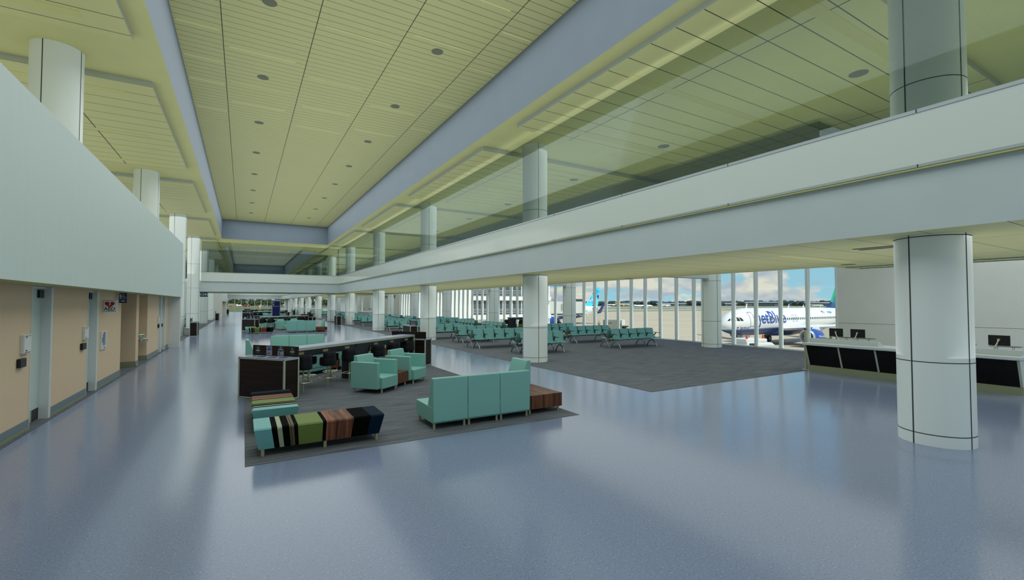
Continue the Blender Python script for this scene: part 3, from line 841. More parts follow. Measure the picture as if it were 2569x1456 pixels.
def make_bench_far(n, pitch=.567):
    def f():
        L = n * pitch; c = MB(); sw = pitch - .07
        for s in (-1, 1):
            for i in range(n):
                x = -L / 2 + pitch * (i + .5) - sw / 2
                c.ext([(x, s * .09, .87), (x, s * .12, .87), (x, s * .23, .46), (x, s * .66, .455), (x, s * .66, .42), (x, s * .20, .40)], (sw, 0, 0), 0)
            for i in range(n + 1):
                x = -L / 2 + pitch * i
                c.box(x - .02, s * .14, .65, x + .02, s * .57, .68, 1)
        c.box(-L / 2, -.05, .33, L / 2, .05, .40, 1)
        for x in (-L / 2 + .1, L / 2 - .36):
            for s in (-1, 1): c.tube([(x, s * .06, 0), (x, s * .36, .315), (x, s * .69, 0)], .021, 6, 2)
        return c.build('beam_bench', [M['teal_seat'], M['black'], M['steel']])
    return f
G1 = 'benches in the near gate lounge'; G2 = 'benches in the far gate lounge'
def bench(x0, y, n, label, rz=0, far=False, group=G1):
    b = (make_bench_far if far else make_bench)
    L = n * .567
    loc = (x0 + L / 2, y, .006) if not rz else (x0, y + L / 2, .006)
    inst(('bf%d' if far else 'b%d') % n, b(n), loc, rz, label, 'bench', group)
bench(9.88, 16.36, 4, 'teal bench of seat pairs partly hidden by the second column, nearest the walkway')
bench(14.9, 16.36, 5, 'teal back-to-back bench nearest the window wall, first row of the gate lounge')
bench(9.26, 19.53, 5, 'teal back-to-back bench left of the second column, second row by the walkway')
bench(14.9, 19.56, 5, 'teal bench behind the one nearest the windows, second row by the glass')
bench(9.88, 22.73, 4, 'teal bench of the third row, just right of the third column')
bench(15.45, 22.75, 4, 'teal bench of the third row seen right beside the second column')
bench(9.3, 25.9, 4, 'teal bench of the fourth row, half behind the third column')
bench(14.5, 25.7, 5, 'teal bench turned sideways along the lounge, left of the window work counter', PI / 2)
bench(14.5, 29.75, 5, 'farther of two teal benches turned sideways along the lounge', PI / 2)
for i, y in enumerate((31.2, 34.4, 37.6)):
    bench(9.3, y, 5, 'teal bench of the far lounge behind the third column, %s row from the front' % ORD[i], 0, True, G2)
    bench(13.9, y + 2.4, 4, 'teal bench on the window side of the far lounge, %s row back' % ORD[i], 0, True, G2)
for i, y in enumerate((42.0, 46.2, 50.4)):
    bench(14.0, y, 5, 'teal sideways bench seen between third and fourth columns, %s back' % ORD[i], PI / 2, True, G2)
    bench(9.3, y + 1.2, 5, 'teal bench by the walkway past the fourth column, %s row back' % ORD[i], 0, True, G2)
for i, y in enumerate((56, 60, 64, 75, 80, 85)):
    bench(9.4, y, 5, 'small distant teal bench far down the right side, %s row back' % ORD[i], 0, True, 'distant benches on the right side')
for i, y in enumerate((96, 102, 108, 114)):
    bench(9.4, y, 5, 'tiny teal bench near the end windows on the right, %s row back' % ORD[i], 0, True, 'distant benches on the right side')
for i, y in enumerate((33.4, 38.6)):
    bench(-6.25, y, 5, 'teal bench behind the white wall end on the left, %s row back' % ORD[i], 0, False, 'benches on the left side')
bench(-6.25, 62.0, 5, 'distant teal bench behind the left columns', 0, True, 'benches on the left side')

# work counter at the windows
def make_window_counter():
    r = empty('work_counter'); L = 3.0
    MB().box(0, -.28, .985, L, .28, 1.035).build('worktop', M['counter_top'], r)
    MB().box(.04, -.22, .86, L - .04, .22, .985).build('apron', M['navy_panel'], r)
    for i in range(4): MB().box(.5 + .65 * i, -.226, .90, .66 + .65 * i, -.218, .95).build('outlet', M['outlet'], r)
    for x in (.0, L - .5): MB().box(x, -.2, 0, x + .5, .2, .86).build('pedestal', M['navy_panel'], r)
    return r
inst('wcounter', make_window_counter, (17.35, 30.0, .006), 0, 'black-fronted work counter with outlets standing against the lounge windows', 'counter')
for i, x in enumerate((17.08, 18.15, 18.85, 19.6)):
    inst('stool', make_stool, (x, 29.55 if i else 29.9, .006), 0, 'navy bar stool at the window work counter, %s from the left' % ORD[i], 'bar stool', 'stools at the window work counter')
def make_pouf():
    r = empty('cube_pouf')
    MB().box(-.22, -.22, .03, .22, .22, .46).build('upholstery', M['green_stripe'], r, bev=.015)
    legs(r, [(-.17, -.17), (.17, -.17), (-.17, .17), (.17, .17)], .02, .03)
    return r
for i, x in enumerate((18.5, 19.3)):
    inst('pouf', make_pouf, (x, 31.3, .006), 0, 'green cube pouf seen under the window work counter, %s from the left' % ORD[i], 'pouf', 'green cube poufs')
# ------------------------------------------------------------------ gate desk
def make_desk():
    r = empty('gate_desk'); A, B = 3.13, 7.70
    MB().box(15.30, A, 0, 15.85, B, .18).build('plinth', M['olive_base'], r)
    MB().ext([(15.31, A, .18), (15.09, A, .80), (15.85, A, .80), (15.85, A, .18)], (0, B - A, 0)).build('carcass', M['desk_white'], r)
    n = 5; w = (B - A - .04) / n
    for i in range(n):
        y0 = A + .04 + w * i; y1 = y0 + w - .045
        MB().ext([(15.304, y0, .185), (15.084, y0, .795), (15.074, y0, .793), (15.294, y0, .183)], (0, y1 - y0, 0)).build('panel', M['desk_black'], r)
    for i in range(n + 1):
        y0 = A - .005 + w * i
        MB().ext([(15.30, y0, .18), (15.08, y0, .80), (15.068, y0, .80), (15.288, y0, .18)], (0, .045, 0)).build('divider', M['bone'], r)
    MB().box(14.99, A - .03, .81, 15.95, B + .03, .885).build('countertop', M['desk_white'], r, bev=.012)
    for a, b in ((5.88, B - .02), (A + .02, 4.95)):
        MB().ext([(15.33, a, .885), (15.33, a, 1.01), (15.45, a, 1.01), (15.66, a, .885)], (0, b - a, 0)).build('upstand', M['desk_white'], r)
    return r
inst('desk', make_desk, (0, 0, 0), 0, 'long gate desk with slanted black panels and white top on the right', 'desk')
def make_monitor():
    r = empty('monitor')
    MB().box(-.185, -.012, .11, .185, .012, .355).build('screen_housing', M['screen'], r, bev=.004)
    a = MB(); a.tube([(.10, -.05, 0), (.02, -.05, .17), (0, -.03, .25)], .016, 8); a.cyl((0, -.045, .25), (0, -.012, .25), .03, n=14); a.cyl((.10, -.05, -.005), (.10, -.05, .01), .035, n=14)
    a.build('monitor_arm', M['chrome'], r, smooth=50)
    return r
def make_riser():
    r = empty('keyboard_shelf')
    MB().box(-.26, -.13, .165, .26, .13, .175).build('shelf', M['screen'], r)
    for x in (-.15, .13):
        MB().tube([(x - .018, 0, .165), (x, 0, 0), (x + .018, 0, .165)], .005, 6).build('leg', M['screen'], r)
    return r
for i, (y, s) in enumerate(((7.05, 1), (6.48, -1), (4.35, 1), (3.56, -1))):
    nm = ['leftmost monitor on the gate desk, its silver arm leaning right', 'second monitor from the left on the gate desk, arm leaning left', 'gate desk monitor hidden behind the near column', 'monitor on the gate desk just right of the near column'][i]
    inst('mon' + ('a' if s > 0 else 'b'), make_monitor, (15.60, y, .980), -PI / 2, 'black ' + nm, 'monitor', 'monitors on the gate desk')
    inst('riser', make_riser, (15.80, y - .06, .893), -PI / 2, 'thin black shelf under the ' + nm.split(' on ')[0].replace('gate desk monitor hidden behind', 'monitor behind') + (' right of the near column' if i == 3 else ' of the gate desk'), 'shelf', 'thin black shelves on the gate desk')
for o in list(PROTO['monb'].children):       # the other arm leans the other way
    if o.name.startswith('monitor_arm'):
        for v_ in o.data.vertices: v_.co.x = -v_.co.x
        o.data.flip_normals()
def make_phone():
    r = empty('desk_phone')
    MB().ext([(-.07, -.05, 0), (.07, -.05, 0), (.07, .09, 0), (.07, .09, .02), (.07, -.05, .06)][1:], (-.14, 0, 0)).build('base', M['black'], r)
    MB().box(-.03, -.05, .062, .07, -.01, .09).build('handset', M['black'], r, bev=.008)
    return r
inst('phone', make_phone, (15.30, 5.05, .890), PI / 2, 'small black phone on the low middle part of the gate desk', 'phone')
r = empty('glass_divider', (15.33, 7.80, 0), 0, 'short glass partition on a steel post at the left end of the gate desk', 'partition')
c = MB(); c.box(-.03, -.03, 0, .03, .03, 1.27); c.build('post', M['leg'], r)
MB().box(-.034, -.034, 1.27, .034, .034, 1.30).build('post_cap', M['black'], r)
MB().cyl((0, 0, 0), (0, 0, .02), .1, n=24).build('base_plate', M['leg'], r)
MB().box(.03, -.005, .1, 1.55, .005, 1.27).build('glass', M['pane'], r)
c = MB(); c.box(1.55, -.03, 0, 1.61, .03, 1.27); c.build('post', M['leg'], r)

# far gate desk
def make_far_desk():
    r = empty('gate_desk')
    MB().ext([(0, 0, 0), (-.22, 0, .85), (.6, 0, .85), (.6, 0, 0)], (0, 7.4, 0)).build('carcass', M['desk_white'], r)
    MB().box(-.3, -.03, .81, .65, 7.43, .89).build('countertop', M['desk_white'], r)
    MB().box(.06, .1, .89, .2, 3.2, 1.02).build('upstand', M['desk_white'], r)
    return r
inst('fdesk', make_far_desk, (15.3, 65.0, .006), 0, 'distant white gate desk beyond the teal benches, left of the fourth column', 'desk')
for i, y in enumerate((66.0, 67.0, 70.5)):
    inst('mona', make_monitor, (15.6, y, 1.03), -PI / 2, 'tiny dark monitor on the distant white gate desk, %s from the front' % ORD[i], 'monitor', 'monitors on the distant gate desk')

# ------------------------------------------------------------------ things on the left wall
for i, (y0, y1, z0, z1) in enumerate(((10.26, 10.55, 1.29, 1.59), (13.52, 13.83, 1.29, 1.58), (23.84, 24.08, 1.26, 1.56), (24.80, 24.94, 1.25, 1.55))):
    where = ['the nearest door', 'the second door', 'the third door', 'the farthest door'][i]
    r = empty('wall_notice', (XW, (y0 + y1) / 2, z0), 0, 'white framed notice box on the tan wall left of ' + where, 'notice', 'white notice boxes by the doors')
    w_ = (y1 - y0) / 2; h_ = z1 - z0
    MB().box(0, -w_, 0, .045, w_, h_).build('housing', M['trim_white'], r, bev=.004)
    p = MB().box(.045, -w_ + .02, .015, .048, w_ - .02, h_ - .015).build('sheet', M['white'], r)
    text('EXIT', .035, M['label_dark'], p, (.049, -.05 if w_ > .1 else 0, h_ - .04), (PI / 2, 0, PI / 2), .0005)
    q = MB(); q.box(.048, -w_ + .02, h_ - .021, .0495, w_ - .02, h_ - .015); q.box(.048, -w_ + .02, .015, .0495, w_ - .02, .021); q.box(.048, -w_ * .6, .035, .0495, -w_ * .15, .055)
    q.build('print', M['label_dark'], p)
for i, (y0, y1) in enumerate(((10.14, 10.37), (13.39, 13.66), (23.84, 24.02), (24.82, 24.93))):
    where = ['the nearest door', 'the second door', 'the third door', 'the farthest door'][i]
    r = empty('card_reader', (XW, (y0 + y1) / 2, 1.08), 0, 'black card reader below the notice left of ' + where, 'card reader', 'black card readers by the doors')
    w_ = (y1 - y0) / 2
    MB().box(0, -w_, 0, .05, w_, .14).build('housing', M['black'], r, bev=.006)
    MB().box(.05, -w_ * .5, .09, .053, w_ * .5, .1).build('slot', M['joint'], r)
# defibrillator sign, projecting from the wall, and the cabinet
r = empty('defibrillator_sign', (XW, 15.17, 1.87), 0, 'square white sign with a red heart projecting from the tan wall', 'sign')
MB().box(.0, -.02, 0, .37, .02, .32).build('panel', M['white'], r, bev=.003)
q = MB(); 
for a, b, c_, d in ((.018, .018, .352, .024), (.018, .296, .352, .302), (.018, .018, .024, .302), (.346, .018, .352, .302)): q.box(a, -.0215, b, c_, -.02, d)
q.build('border', M['label_dark'], r)
H_ = [(16 * math.sin(t) ** 3, 13 * math.cos(t) - 5 * math.cos(2 * t) - 2 * math.cos(3 * t) - math.cos(4 * t)) for t in [2 * PI * i / 40 for i in range(40)]]
MB().ext([(.185 + x * .0082, -.0215, .205 + z * .0055) for x, z in H_], (0, .0015, 0)).build('heart', M['red'], r)
MB().ext([(.195, -.0228, .26), (.165, -.0228, .205), (.183, -.0228, .205), (.168, -.0228, .15), (.208, -.0228, .215), (.19, -.0228, .215), (.212, -.0228, .26)], (0, .001, 0)).build('bolt', M['white'], r)
r.scale = (.757, 1, 1); text('AED', .12, M['label_dark'], r, (.185, -.022, .088), (PI / 2, 0, 0), .001, space=1.0).scale = (1.25, 1, 1)
MB().box(.06, -.0215, .034, .31, -.02, .04).build('underline', M['label_dark'], r)
r = empty('defibrillator_cabinet', (XW, 15.27, .94), 0, 'white framed cabinet with a glass front recessed in the tan wall', 'cabinet')
f = MB(); f.box(0, -.27, 0, .03, .27, .09); f.box(0, -.27, .38, .03, .27, .45); f.box(0, -.27, .09, .03, -.15, .38); f.box(0, .13, .09, .03, .27, .38)
f.build('frame', M['trim_white'], r, bev=.004)
MB().box(0, -.15, .09, .008, .13, .38).build('window', mat('cabinet glass', (120, 124, 150), .15), r)
MB().box(.03, -.08, .395, .033, .08, .43).build('badge', M['red'], r)
MB().box(.03, -.21, .18, .04, -.19, .3).build('handle', M['base_grey'], r)
MB().box(.03, -.06, .03, .033, .06, .06).build('tag', M['red'], r)
# rest room flag sign
r = empty('restroom_sign', (XW, 16.7, 2.115), 0, 'blue flag sign with man and wheelchair symbols above the rest room opening', 'sign')
MB().box(-.0, -.05, -.005, .065, .05, .27).build('bracket', M['trim_white'], r, bev=.004)
MB().box(.065, -.06, -.005, .275, .06, .275).build('panel', M['sign_blue'], r, bev=.003)
q = MB()
q.cyl((.105, -.062, .235), (.105, -.060, .235), .013, n=14); q.box(.09, -.062, .16, .12, -.06, .218); q.box(.092, -.062, .105, .103, -.06, .16); q.box(.107, -.062, .105, .118, -.06, .16)
q.box(.082, -.062, .165, .088, -.06, .216); q.box(.122, -.062, .165, .128, -.06, .216)
q.box(.145, -.062, .1, .149, -.06, .25)
q.cyl((.19, -.062, .238), (.19, -.06, .238), .011, n=12); q.box(.185, -.062, .17, .196, -.06, .222); q.box(.185, -.062, .165, .225, -.06, .176); q.box(.218, -.062, .118, .228, -.06, .17); q.box(.226, -.062, .114, .245, -.06, .123)
q.tube([(.195 + .037 * math.cos(t), -.061, .145 + .037 * math.sin(t)) for t in [math.radians(110 + 200 * i / 12) for i in range(13)]], .004, 5)
q.build('pictogram', M['white'], r); r.scale = (.8, 1, 1)
text('MEN', .055, M['white'], r, (.17, -.062, .05), (PI / 2, 0, 0), .001)
# drinking fountains in the alcove
r = empty('drinking_fountain', (-3.598, 20.72, 0), 0, 'pair of steel drinking fountain bowls, one higher, in the wall alcove', 'drinking fountain')
for nm, y, z in (('bowl', -.42, .93), ('bowl', .36, .74)):
    b = MB(); b.box(0, y - .2, z - .02, .45, y + .2, z + .10); b.cyl((.45, y, z - .02), (.45, y, z + .10), .2, n=28)
    o = b.build('bowl', M['chrome'], r, bev=.012, smooth=40)
    MB().cyl((.42, y, z + .1), (.42, y, z + .104), .15, n=24).build('basin', M['base_grey'], o)
    MB().tube([(.25, y - .1, z + .1), (.25, y - .1, z + .15), (.3, y - .06, z + .16)], .012, 8).build('spout', M['chrome'], o)

# ------------------------------------------------------------------ hanging and standing signs
def flag_sign(txt, x0, x1, y, z0, z1, label):
    r = empty('gate_sign', ((x0 + x1) / 2, y, z0), 0, label, 'sign')
    w_ = (x1 - x0) / 2; h_ = z1 - z0
    MB().box(-w_, -.05, 0, w_, .05, h_).build('frame', M['trim_white'], r)
    MB().box(-w_ + .02, -.056, .02, w_ - .02, .056, h_ - .02).build('panel', M['sign_navy'], r)
    text(txt, h_ * .6, M['white'], r, (0, -.058, h_ * .5), (PI / 2, 0, 0), .001)
    for x in (-w_ * .7, w_ * .7): MB().cyl((x, 0, h_), (x, 0, Z0 - z0), .012, n=8).build('hanger', M['trim_white'], r)
flag_sign('C242', -3.30, -2.68, 48.6, 2.66, 3.10, 'navy gate sign C242 under the bridge beside the left column')
flag_sign('C245', 8.12, 8.72, 69.2, 2.64, 3.02, 'small navy gate sign C245 hanging beside a far right column')
flag_sign('C246', -2.95, -2.45, 122, 2.6, 2.95, 'tiny navy gate sign at the far end of the left wall')
r = empty('information_pylon', (3.215, 58.0, 0), 0, 'tall dark blue directory pylon standing behind the second lounge island', 'sign')
MB().box(-.43, -.12, 0, .43, .12, 2.44).build('frame', M['trim_white'], r, bev=.03)
MB().box(-.37, -.128, .05, .37, .128, 2.34).build('panel', M['pylon_blue'], r)
q = MB(); q.ext([(-.35, -.131, 2.14), (-.25, -.131, 2.28), (-.15, -.131, 2.14), (-.235, -.131, 2.17), (-.235, -.131, 2.06), (-.265, -.131, 2.06), (-.265, -.131, 2.17)], (0, .003, 0))
q.box(-.31, -.131, 1.86, -.19, -.128, 2.0)
q.build('arrow', M['white'], r)
MB().box(-.27, -.133, 1.90, -.23, -.131, 1.96).build('symbol', M['pylon_blue'], r)
text('C243-C249', .13, M['white'], r, (0, -.131, 1.76), (PI / 2, 0, 0), .001)
# ------------------------------------------------------------------ aircraft and ramp equipment
M['ac_white'] = mat('aircraft white', (232, 233, 230), .3, spec=.5)
M['ac_blue'] = mat('aircraft belly blue', (32, 56, 118), .3, spec=.5)
M['ac_sky'] = mat('aircraft cheat line', (70, 150, 220), .35)
M['ac_text'] = mat('aircraft lettering blue', (52, 84, 170), .4)
M['ac_glass'] = mat('cockpit glass', (40, 48, 48), .15, spec=.6)
M['ac_engine'] = mat('nacelle blue', (34, 78, 176), .3, spec=.5)
M['ac_metal'] = mat('bare metal lip', (206, 208, 208), .3, .4)
M['ac_grey'] = mat('wing grey', (176, 180, 178), .45)
M['fin_navy'] = mat('fin navy', (20, 58, 120), .4)
M['fin_green'] = mat('fin green line', (52, 200, 140), .4)
M['fin_cyan'] = mat('fin cyan line', (46, 172, 222), .4)
M['tyre'] = mat('tyre', (22, 24, 23), .8)
m, k, p = principled('dotted fin', (60, 200, 240), .4)      # big overlapping dots in three blues
tc = k.n('ShaderNodeTexCoord'); vo = k.n('ShaderNodeTexVoronoi'); vo.inputs['Scale'].default_value = .62; vo.inputs['Randomness'].default_value = .55
mp = k.n('ShaderNodeMapping'); mp.inputs['Scale'].default_value = (1, 0, 1)
k.l(tc.outputs['Object'], mp.inputs['Vector']); k.l(mp.outputs[0], vo.inputs['Vector'])
sp = k.n('ShaderNodeSeparateColor'); k.l(vo.outputs['Color'], sp.inputs[0])
r1 = k.n('ShaderNodeValToRGB'); r1.color_ramp.interpolation = 'CONSTANT'; k.l(sp.outputs[0], r1.inputs[0])
e = r1.color_ramp.elements; e[0].color = (*lin((26, 172, 232)), 1); e[1].position = .3; e[1].color = (*lin((60, 222, 250)), 1)
for ps, cc in ((.62, (34, 84, 190)), (.85, (38, 46, 106))): q = e.new(ps); q.color = (*lin(cc), 1)
k.l(k.mix(k.math('GREATER_THAN', vo.outputs['Distance'], .62), r1.outputs[0], lin((60, 222, 250))), p.inputs['Base Color'])
M['fin_dots'] = m

# stations along the fuselage: x aft of the nose, centre height, half width, half height (ground = 0)
FUS = [(0, 3.35, .05, .05), (.25, 3.36, .55, .52), (.7, 3.42, 1.0, .97), (1.4, 3.54, 1.38, 1.31), (2.2, 3.64, 1.62, 1.60), (3.2, 3.72, 1.82, 1.84), (4.4, 3.77, 1.93, 1.98), (5.8, 3.80, 1.975, 2.07), (8, 3.80, 1.975, 2.07),
       (12, 3.80, 1.975, 2.07), (18, 3.80, 1.975, 2.07), (24, 3.80, 1.975, 2.07), (27, 3.87, 1.92, 2.0), (30, 4.12, 1.62, 1.72), (33, 4.48, 1.12, 1.28), (35.5, 4.84, .66, .82), (37.2, 5.1, .3, .4), (37.57, 5.16, .1, .12)]
def fus(x):
    for a, b in zip(FUS, FUS[1:]):
        if a[0] <= x <= b[0]:
            t = (x - a[0]) / (b[0] - a[0]); return [a[i] + (b[i] - a[i]) * t for i in range(1, 4)]
    return FUS[-1][1:]
def skin(x, z, off=.012, side=-1):
    """point of the fuselage skin at station x and height z, lifted off a little"""
    zc, ry, rz = fus(x)
    s = max(-1, min(1, (z - zc) / rz)); c = math.sqrt(max(0, 1 - s * s))
    n = Vector((0, side * c / ry, s / rz)).normalized()
    return Vector((x, side * ry * c, zc + rz * s)) + n * off
def skin_patch(mb, outline, m=0, off=.014, side=-1):
    """outline in (x, z), filled as a fan of points laid on the skin"""
    cx = sum(p[0] for p in outline) / len(outline); cz = sum(p[1] for p in outline) / len(outline)
    pts = []
    for a, b in zip(outline, outline[1:] + outline[:1]):
        for i in range(4): t = i / 4; pts.append((a[0] + (b[0] - a[0]) * t, a[1] + (b[1] - a[1]) * t))
    mid = [(cx + (p[0] - cx) * .5, cz + (p[1] - cz) * .5) for p in pts]
    n = len(pts); vs = [skin(*p, off, side) for p in pts + mid + [(cx, cz)]]
    fs = [(i, (i + 1) % n, n + (i + 1) % n, n + i) for i in range(n)] + [(n + i, n + (i + 1) % n, 2 * n) for i in range(n)]
    mb.add(vs, fs, m)
def skin_line(mb, pts, wd, m=0):
    P = []
    for a, b in zip(pts, pts[1:]):
        k_ = max(1, int(max(abs(b[0] - a[0]), abs(b[1] - a[1])) / .2))
        P += [(a[0] + (b[0] - a[0]) * i / k_, a[1] + (b[1] - a[1]) * i / k_) for i in range(k_)]
    P.append(pts[-1])
    for a, b in zip(P, P[1:]):
        d = Vector((b[0] - a[0], b[1] - a[1])); L = d.length or 1; nx, nz = -d.y / L * wd / 2, d.x / L * wd / 2
        mb.add([skin(a[0] - nx, a[1] - nz, .016), skin(b[0] - nx, b[1] - nz, .016), skin(b[0] + nx, b[1] + nz, .016), skin(a[0] + nx, a[1] + nz, .016)], [(0, 1, 2, 3)], m)
def skin_text(txt, size, x, z, parent, m, shear=0., space=1.):
    """lettering wrapped onto the left side; x, z = centre"""
    me = text_mesh(txt, size, 0, 'CENTER', shear, space).copy()
    bm = bmesh.new(); bm.from_mesh(me)
    ys = [v_.co.y for v_ in bm.verts]; lo, hi = min(ys), max(ys); y = lo + .12
    while y < hi:
        bmesh.ops.bisect_plane(bm, geom=bm.verts[:] + bm.edges[:] + bm.faces[:], plane_co=(0, y, 0), plane_no=(0, 1, 0)); y += .12
    for v_ in bm.verts: v_.co = skin(x + v_.co.x, z + v_.co.y, .02)
    bm.to_mesh(me); bm.free()
    me.materials.clear(); me.materials.append(m)
    for f_ in me.polygons: f_.material_index = 0
    return link('lettering', me, parent)

def wing(mb, root, tip, th0, th1, m=0):
    """root/tip = (x leading, x trailing, y, z)"""
    def sec(q, th):
        xl, xt, y, z = q; c = xt - xl
        return [(xl + c * u, y, z + th * v_) for u, v_ in ((0, 0), (.06, .42), (.3, .62), (.65, .38), (1, 0), (.65, -.22), (.3, -.38), (.06, -.3))]
    mb.loft([sec(root, th0), sec(tip, th1)], m)

def airliner(name_loc, label, livery):
    r = empty('airliner', name_loc, 0, label, 'airplane')
    n = 44; c = MB(); rings = []
    for x, zc, ry, rz in FUS:
        rings.append([(x, ry * math.cos(2 * PI * i / n), zc + rz * math.sin(2 * PI * i / n)) for i in range(n)])
    c.loft(rings)
    f = c.build('fuselage', [M['ac_white'], M['ac_blue'], M['ac_sky']], r, smooth=40)
    bm = bmesh.new(); bm.from_mesh(f.data)
    for z in (2.62, 2.76):
        bmesh.ops.bisect_plane(bm, geom=bm.verts[:] + bm.edges[:] + bm.faces[:], plane_co=(0, 0, z), plane_no=(-.012, 0, 1))
    for fa in bm.faces:
        q = fa.calc_center_median(); zz = q.z - .012 * q.x
        fa.material_index = 1 if zz < 2.62 and q.x < 33 else 2 if zz < 2.76 and q.x < 33 else 0
        fa.smooth = True
    bm.to_mesh(f.data); bm.free()
    # cockpit windows, both sides
    for s in (-1, 1):
        for o in ([(.52, 3.98), (.80, 4.02), (1.02, 4.36), (.82, 4.28)], [(.88, 4.02), (1.52, 4.01), (1.62, 4.51), (1.14, 4.42)], [(1.68, 4.01), (2.15, 4.01), (2.0, 4.55), (1.72, 4.54)], [(2.27, 4.01), (2.75, 4.03), (2.5, 4.44), (2.1, 4.55)]):
            q = MB(); skin_patch(q, o, 0, .016, s); q.build('cockpit_window', M['ac_glass'], f, fix=False)
        q = MB()
        for i in range(48):
            x = 6.3 + .533 * i
            if 30.5 < x: break
            skin_patch(q, [(x - .11, 3.98), (x + .11, 3.98), (x + .12, 4.1), (x + .11, 4.32), (x - .11, 4.32), (x - .12, 4.1)], 0, .022, s)
        q.build('cabin_windows', M['ac_glass'], f, fix=False)
    q = MB()
    skin_line(q, [(4.15, 3.2), (4.15, 5.25), (5.0, 5.25), (5.0, 3.2), (4.15, 3.2)], .06)
    for x in (15.2, 16.15): skin_line(q, [(x, 3.85), (x + .08, 3.7), (x + .42, 3.7), (x + .5, 3.85), (x + .5, 4.6), (x + .42, 4.75), (x + .08, 4.75), (x, 4.6), (x, 3.85)], .04)
    q.build('door_outline', M['ac_text'], f, fix=False)
    if livery == 'lines':
        skin_text('jetBlue', 2.6, 9.75, 4.36, f, M['ac_text'], 0, 1.0)
        skin_text('These Blues Were', .27, 3.15, 3.06, f, M['ac_text'], .15); skin_text('Made For Flying', .27, 3.15, 2.84, f, M['ac_text'], .15)
        skin_text('N763JB', .5, 27.6, 5.05, f, M['fin_cyan'])
        q = MB(); skin_patch(q, [(25.0, 4.9), (25.9, 4.9), (25.9, 5.3), (25.0, 5.3)], 0, .016); skin_patch(q, [(25.0, 5.1), (25.4, 5.1), (25.4, 5.3), (25.0, 5.3)], 1, .022)
        q.build('flag', [mat('flag rose', (226, 172, 168), .5), M['ac_text']], f, fix=False)
        q = MB(); skin_patch(q, [(1.68, 2.95), (1.9, 2.95), (1.9, 3.15), (1.68, 3.15)], 0, .018); q.build('emblem', M['red'], f, fix=False)
    # fairing, wings, tail
    c = MB(); c.loft([[(x, ry * math.cos(t), z - .1 + rz * math.sin(t)) for t in [2 * PI * i / 20 for i in range(20)]] for x, z, ry, rz in ((10.6, 2.35, .5, .3), (12.5, 2.3, 1.85, .78), (17, 2.3, 1.95, .85), (20, 2.35, 1.7, .7), (22, 2.4, .5, .3))])
    c.build('belly_fairing', M['ac_blue'], r, smooth=50)
    for s in (-1, 1):
        c = MB(); wing(c, (11.6, 18.6, s * 1.2, 2.6), (15.6, 19.0, s * 6.4, 3.05), 1.0, .6); wing(c, (15.6, 19.0, s * 6.4, 3.05), (21.4, 22.8, s * 16.6, 3.85), .6, .28)
        wn = c.build('wing', M['ac_white'], r, smooth=40)
        c = MB(); wing(c, (21.4, 22.8, s * 16.6, 3.85), (22.9, 23.8, s * 17.2, 6.3), .28, .12)
        c.build('sharklet', M['ac_blue'], wn)
        for y, xx in ((8.5, 18.6), (12.2, 20.3)):
            c = MB(); c.loft([[(xx + d, s * y + a * math.cos(t), 2.85 + (y - 6) * .07 + a * 1.2 * math.sin(t)) for t in [2 * PI * i / 10 for i in range(10)]] for d, a in ((-1.6, .05), (-.6, .22), (.8, .22), (2.2, .04))])
            c.build('flap_fairing', M['ac_white'], wn, smooth=60)
        c = MB(); wing(c, (32.6, 35.6, s * .6, 5.1), (35.2, 36.6, s * 6.1, 5.6), .5, .22); c.build('tailplane', M['ac_white'], r, smooth=40)
        # engine
        e_ = empty('engine'); e_.parent = r; e_.location = (11.7, s * 5.75, 1.62)
        n_ = MB(); prof = [(0, .98), (.25, 1.10), (.8, 1.19), (1.8, 1.18), (2.8, 1.02), (3.5, .82)]
        n_.loft([[(x, a * math.cos(t), a * math.sin(t)) for t in [2 * PI * i / 32 for i in range(32)]] for x, a in prof[1:]], caps=False)
        o = n_.build('nacelle', M['ac_engine'], e_, smooth=60)
        n_ = MB(); n_.loft([[(x, a * math.cos(t), a * math.sin(t)) for t in [2 * PI * i / 32 for i in range(32)]] for x, a in ((.9, .86), (.4, .86), (.05, .9), (-.02, .98), (.06, 1.05), (.3, 1.115))], caps=False)
        n_.build('inlet_lip', M['ac_metal'], e_, smooth=70)
        n_ = MB(); n_.cyl((.85, 0, 0), (.9, 0, 0), .87, n=32); n_.cyl((.35, 0, 0), (.85, 0, 0), .02, .3, 20)
        for i in range(18):
            t = 2 * PI * i / 18; n_.ext([(.8, math.cos(t) * .28, math.sin(t) * .28), (.8, math.cos(t + .12) * .85, math.sin(t + .12) * .85), (.83, math.cos(t + .2) * .85, math.sin(t + .2) * .85)], (.02, 0, 0))
        n_.build('fan', M['ac_glass'], e_)
        n_ = MB(); n_.loft([[(x, a * math.cos(t), a * math.sin(t)) for t in [2 * PI * i / 24 for i in range(24)]] for x, a in ((3.3, .62), (4.3, .45), (4.9, .12))]); n_.build('exhaust', M['ac_glass'], e_, smooth=60)
        n_ = MB(); n_.ext([(1.2, -.12, .95), (4.4, -.12, .7), (4.6, -.12, 1.5), (2.4, -.12, 1.45)], (0, .24, 0)); n_.build('pylon', M['ac_white'], e_)
        if livery == 'lines' and s < 0: text('jetBlue.com', .36, M['ac_white'], o, (1.75, -1.20, .1), (PI / 2, 0, -.06), .01)
    fin = [(28.6, 5.75), (30.6, 6.1), (31.9, 7.0), (34.9, 11.76), (36.9, 11.76), (36.1, 6.0), (35.6, 5.3), (30, 5.3)]
    def finb(name, outl, th, m_, par):
        c = MB(); mid = [(x, 0, z) for x, z in outl]; nn = len(outl)
        L = [(x, -th, z) for x, z in outl]
        c.ext(L, (0, 2 * th, 0)); return c.build(name, m_, par, bev=0)
    fn = finb('tail_fin', fin, .16, M['fin_navy'] if livery == 'lines' else M['fin_dots'], r)
